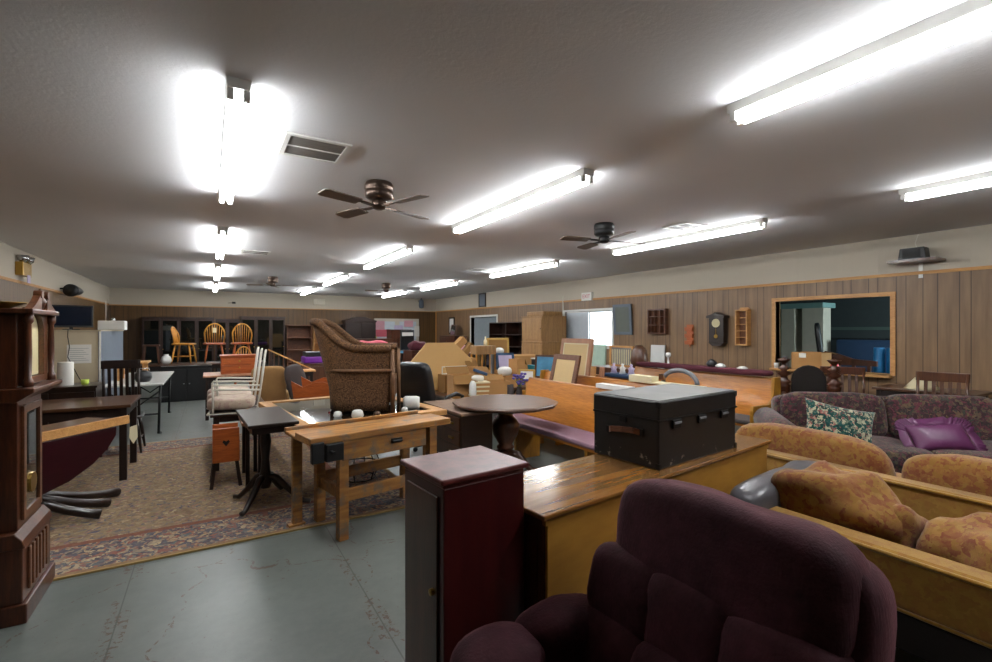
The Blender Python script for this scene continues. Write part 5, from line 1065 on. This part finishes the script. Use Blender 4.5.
simple('pink_parcel', 'pinkish-white wrapped parcel on the plain brown carton stack', 'parcel', MB().box(-.15, .15, -.12, .12, 0, .16), 'paper_pink', (4.75, 9.2, 1.001), bevel=.01)
simple('green_crate', 'greenish glass pane frame standing below the bright window', 'panel', MB().box(-.02, .02, -.40, .40, 0, 1.2), 'pale_green', (6.75, 7.35, 0), (0, R(4), 0))
# far right: tables, chairs, carved chair, items in the pass-through
table('right_dining_table', 'brown dining table behind the floral sofa by the right wall', 6.98, 7.6, 1.62, 2.55, .80, 'walnut_x', 'dark_wood_z')
for i, (x, y, rz_, lb) in enumerate(((6.7, 1.72, 20, 'dark slat-back chair on the dining table edge, left of two at the far right'), (6.95, 1.15, 20, 'dark slat-back chair partly cut by the right edge of the photo'))):
    windsor('dining_chair', lb, (6.56+.42*i, 1.80-.60*i, 0), R(-80), 'walnut', 'walnut', 'dark slat chairs at right', False, 1.03, .46)
windsor('dining_chair', 'reddish brown slat-back chair below the pass-through opening', (7.0, 2.86, 0), R(-65), 'mahogany', 'mahogany', 'dark slat chairs at right', False, 1.0, .52)
o = simple('lamp_shade', 'pale arched lampshade on the right-hand dining table', 'lampshade', MB().lathe([(.0, .12), (.05, .12), (.16, .0), (.165, 0), (.06, .13), (0, .13)], seg=20), 'ivory', (7.25, 2.15, .801), smooth=True)
t = thing('carved_throne_chair', 'dark carved armchair with turned posts and arched leather back', 'armchair', (6.45, 3.0, 0), R(-58))
for s in (-1, 1):
    prof = [(.04, 0), (.05, .1), (.03, .2), (.06, .32), (.04, .42), (.07, .46), (.05, .48), (.08, .50), (.05, .54), (.085, .58), (.07, .60), (.075, .62), (.075, .76), (.085, .78), (.06, .80), (.095, .83), (.05, .86), (.04, .90), (.085, .93), (.03, .97), (.07, 1.0), (.03, 1.03), (.025, 1.06), (.055, 1.09), (.08, 1.12), (.02, 1.13), (.0, 1.15)]
    MB().lathe(prof, (s*.27, .12, 0), 16).build('turned_post', 'mahogany', t, smooth=True)
    MB().rbox((s*.27, -.35, .22), (.06, .06, .44)).build('front_leg', 'mahogany', t, .006); MB().tube([(s*.27, .10, .68), (s*.29, -.1, .69), (s*.28, -.38, .64)], .028, 8).rbox((s*.28, -.34, .54), (.04, .04, .2)).build('arm', 'mahogany', t, smooth=True)
MB().box(-.29, .29, -.38, .12, .38, .46).build('seat', 'black_leather', t, .02)
arc = [(-.19, .50), (.19, .50), (.19, .85)]+[(.19*math.cos(a), .85+.20*math.sin(a)) for a in [PI*i/10 for i in range(1, 10)]]+[(-.19, .85)]
MB().prism(arc, .09, .15, 'y').build('backrest', 'felt_dark', t, .015)
# pass-through ledge
t = carton('brown cardboard box with white label on the pass-through ledge', 7.82, 3.62, .901, .30, .42, .26, 0, 'card', ((2, -10),))
MB().box(-.152, -.1505, .0, .10, .18, .25).build('label', 'paper', t)
simple('glass_jar', 'clear glass jar left of the box on the pass-through ledge', 'jar', MB().lathe([(0, 0), (.05, 0), (.05, .14), (.035, .17), (.035, .19), (0, .19)], seg=16), 'grey_plastic', (7.74, 3.96, .901), smooth=True)
simple('small_white_cup', 'little white cup in the corner of the pass-through ledge', 'cup', MB().lathe([(0, 0), (.03, 0), (.035, .08), (0, .08)], seg=14), 'porcelain', (7.66, 4.05, .901), smooth=True)
t = thing('red_pepper_mill', 'bright red ornament right of the box on the pass-through ledge', 'ornament', (7.72, 3.26, .901)); MB().lathe([(0, 0), (.05, 0), (.06, .06), (.04, .13), (0, .15)], seg=16).build('body', 'red_plastic', t, smooth=True)
# inside the store room
t = thing('storeroom_cabinet', 'pale teal-trimmed tall cabinet with dark gap inside the store room', 'cabinet', (10.1, 4.84, 0), 0)
MB().box(-.1, .4, -.42, .42, 1.93, 2.03).build('header', 'teal_paint', t, .01)
for y0, y1 in ((-.38, .0), (.14, .40)): MB().box(0, .3, y0, y1, 0, 1.93).build('door', 'white_paint', t, .004)
simple('blue_mattress', 'dark blue mattress standing on edge in the store room', 'mattress', MB().box(-.1, .1, -.75, .75, 0, 1.32), 'blue_cloth', (10.3, 3.55, 0), bevel=.04)
for i in range(2): simple('blue_exercise_mat', ['bright blue rolled mat next to the dark mattress', 'bright blue rolled mat at the far right of the opening'][i], 'mat', MB().lathe([(0, 0), (.07, 0), (.075, .02), (.075, 1.2), (.07, 1.22), (0, 1.22)], seg=16), 'blue_vinyl', (9.1, 3.22-.17*i, 0), smooth=True)
t = thing('storeroom_chair', 'black curved chair back seen through the pass-through', 'chair', (9.0, 3.78, 0), R(24)); m = MB(); m.X = Matrix.Rotation(R(-6), 4, 'X'); m.blob((0, .1, 1.22), (.42, .09, .85), .4, 22, 14); m.build('backrest', 'black_leather', t, smooth=True); MB().blob((0, -.25, .75), (.5, .5, .12), .4, 20, 8).build('seat', 'black_leather', t, smooth=True); MB().tube([(0, -.25, 0), (0, -.25, .7)], .04, 8).build('column', 'iron', t)
t = thing('carved_bench', 'dark carved bench with curved back inside the store room', 'bench', (8.55, 3.35, 0), R(-90)); MB().prism([(-.4, .95), (.3, .95), (.3, 1.03), (.0, 1.05), (-.2, 1.12), (-.4, 1.16)], -.02, .02, 'y').build('back_rail', 'mahogany', t)
for x in (-.38, -.2, 0, .2): MB().rbox((x, 0, .475), (.04, .04, .95)).build('post', 'mahogany', t)

# RUGLIFT: things standing on the rug stand on its pile, not in the floor
bpy.context.view_layer.update()
for o in list(C.objects):
    if o.parent is None and o.get('category') and o.type == 'EMPTY' and o['category'] != 'rug' and o.location.z < .005 and -2.1 < o.location.x < 1.45 and 3.9 < o.location.y < 7.5: o.location.z = .0135
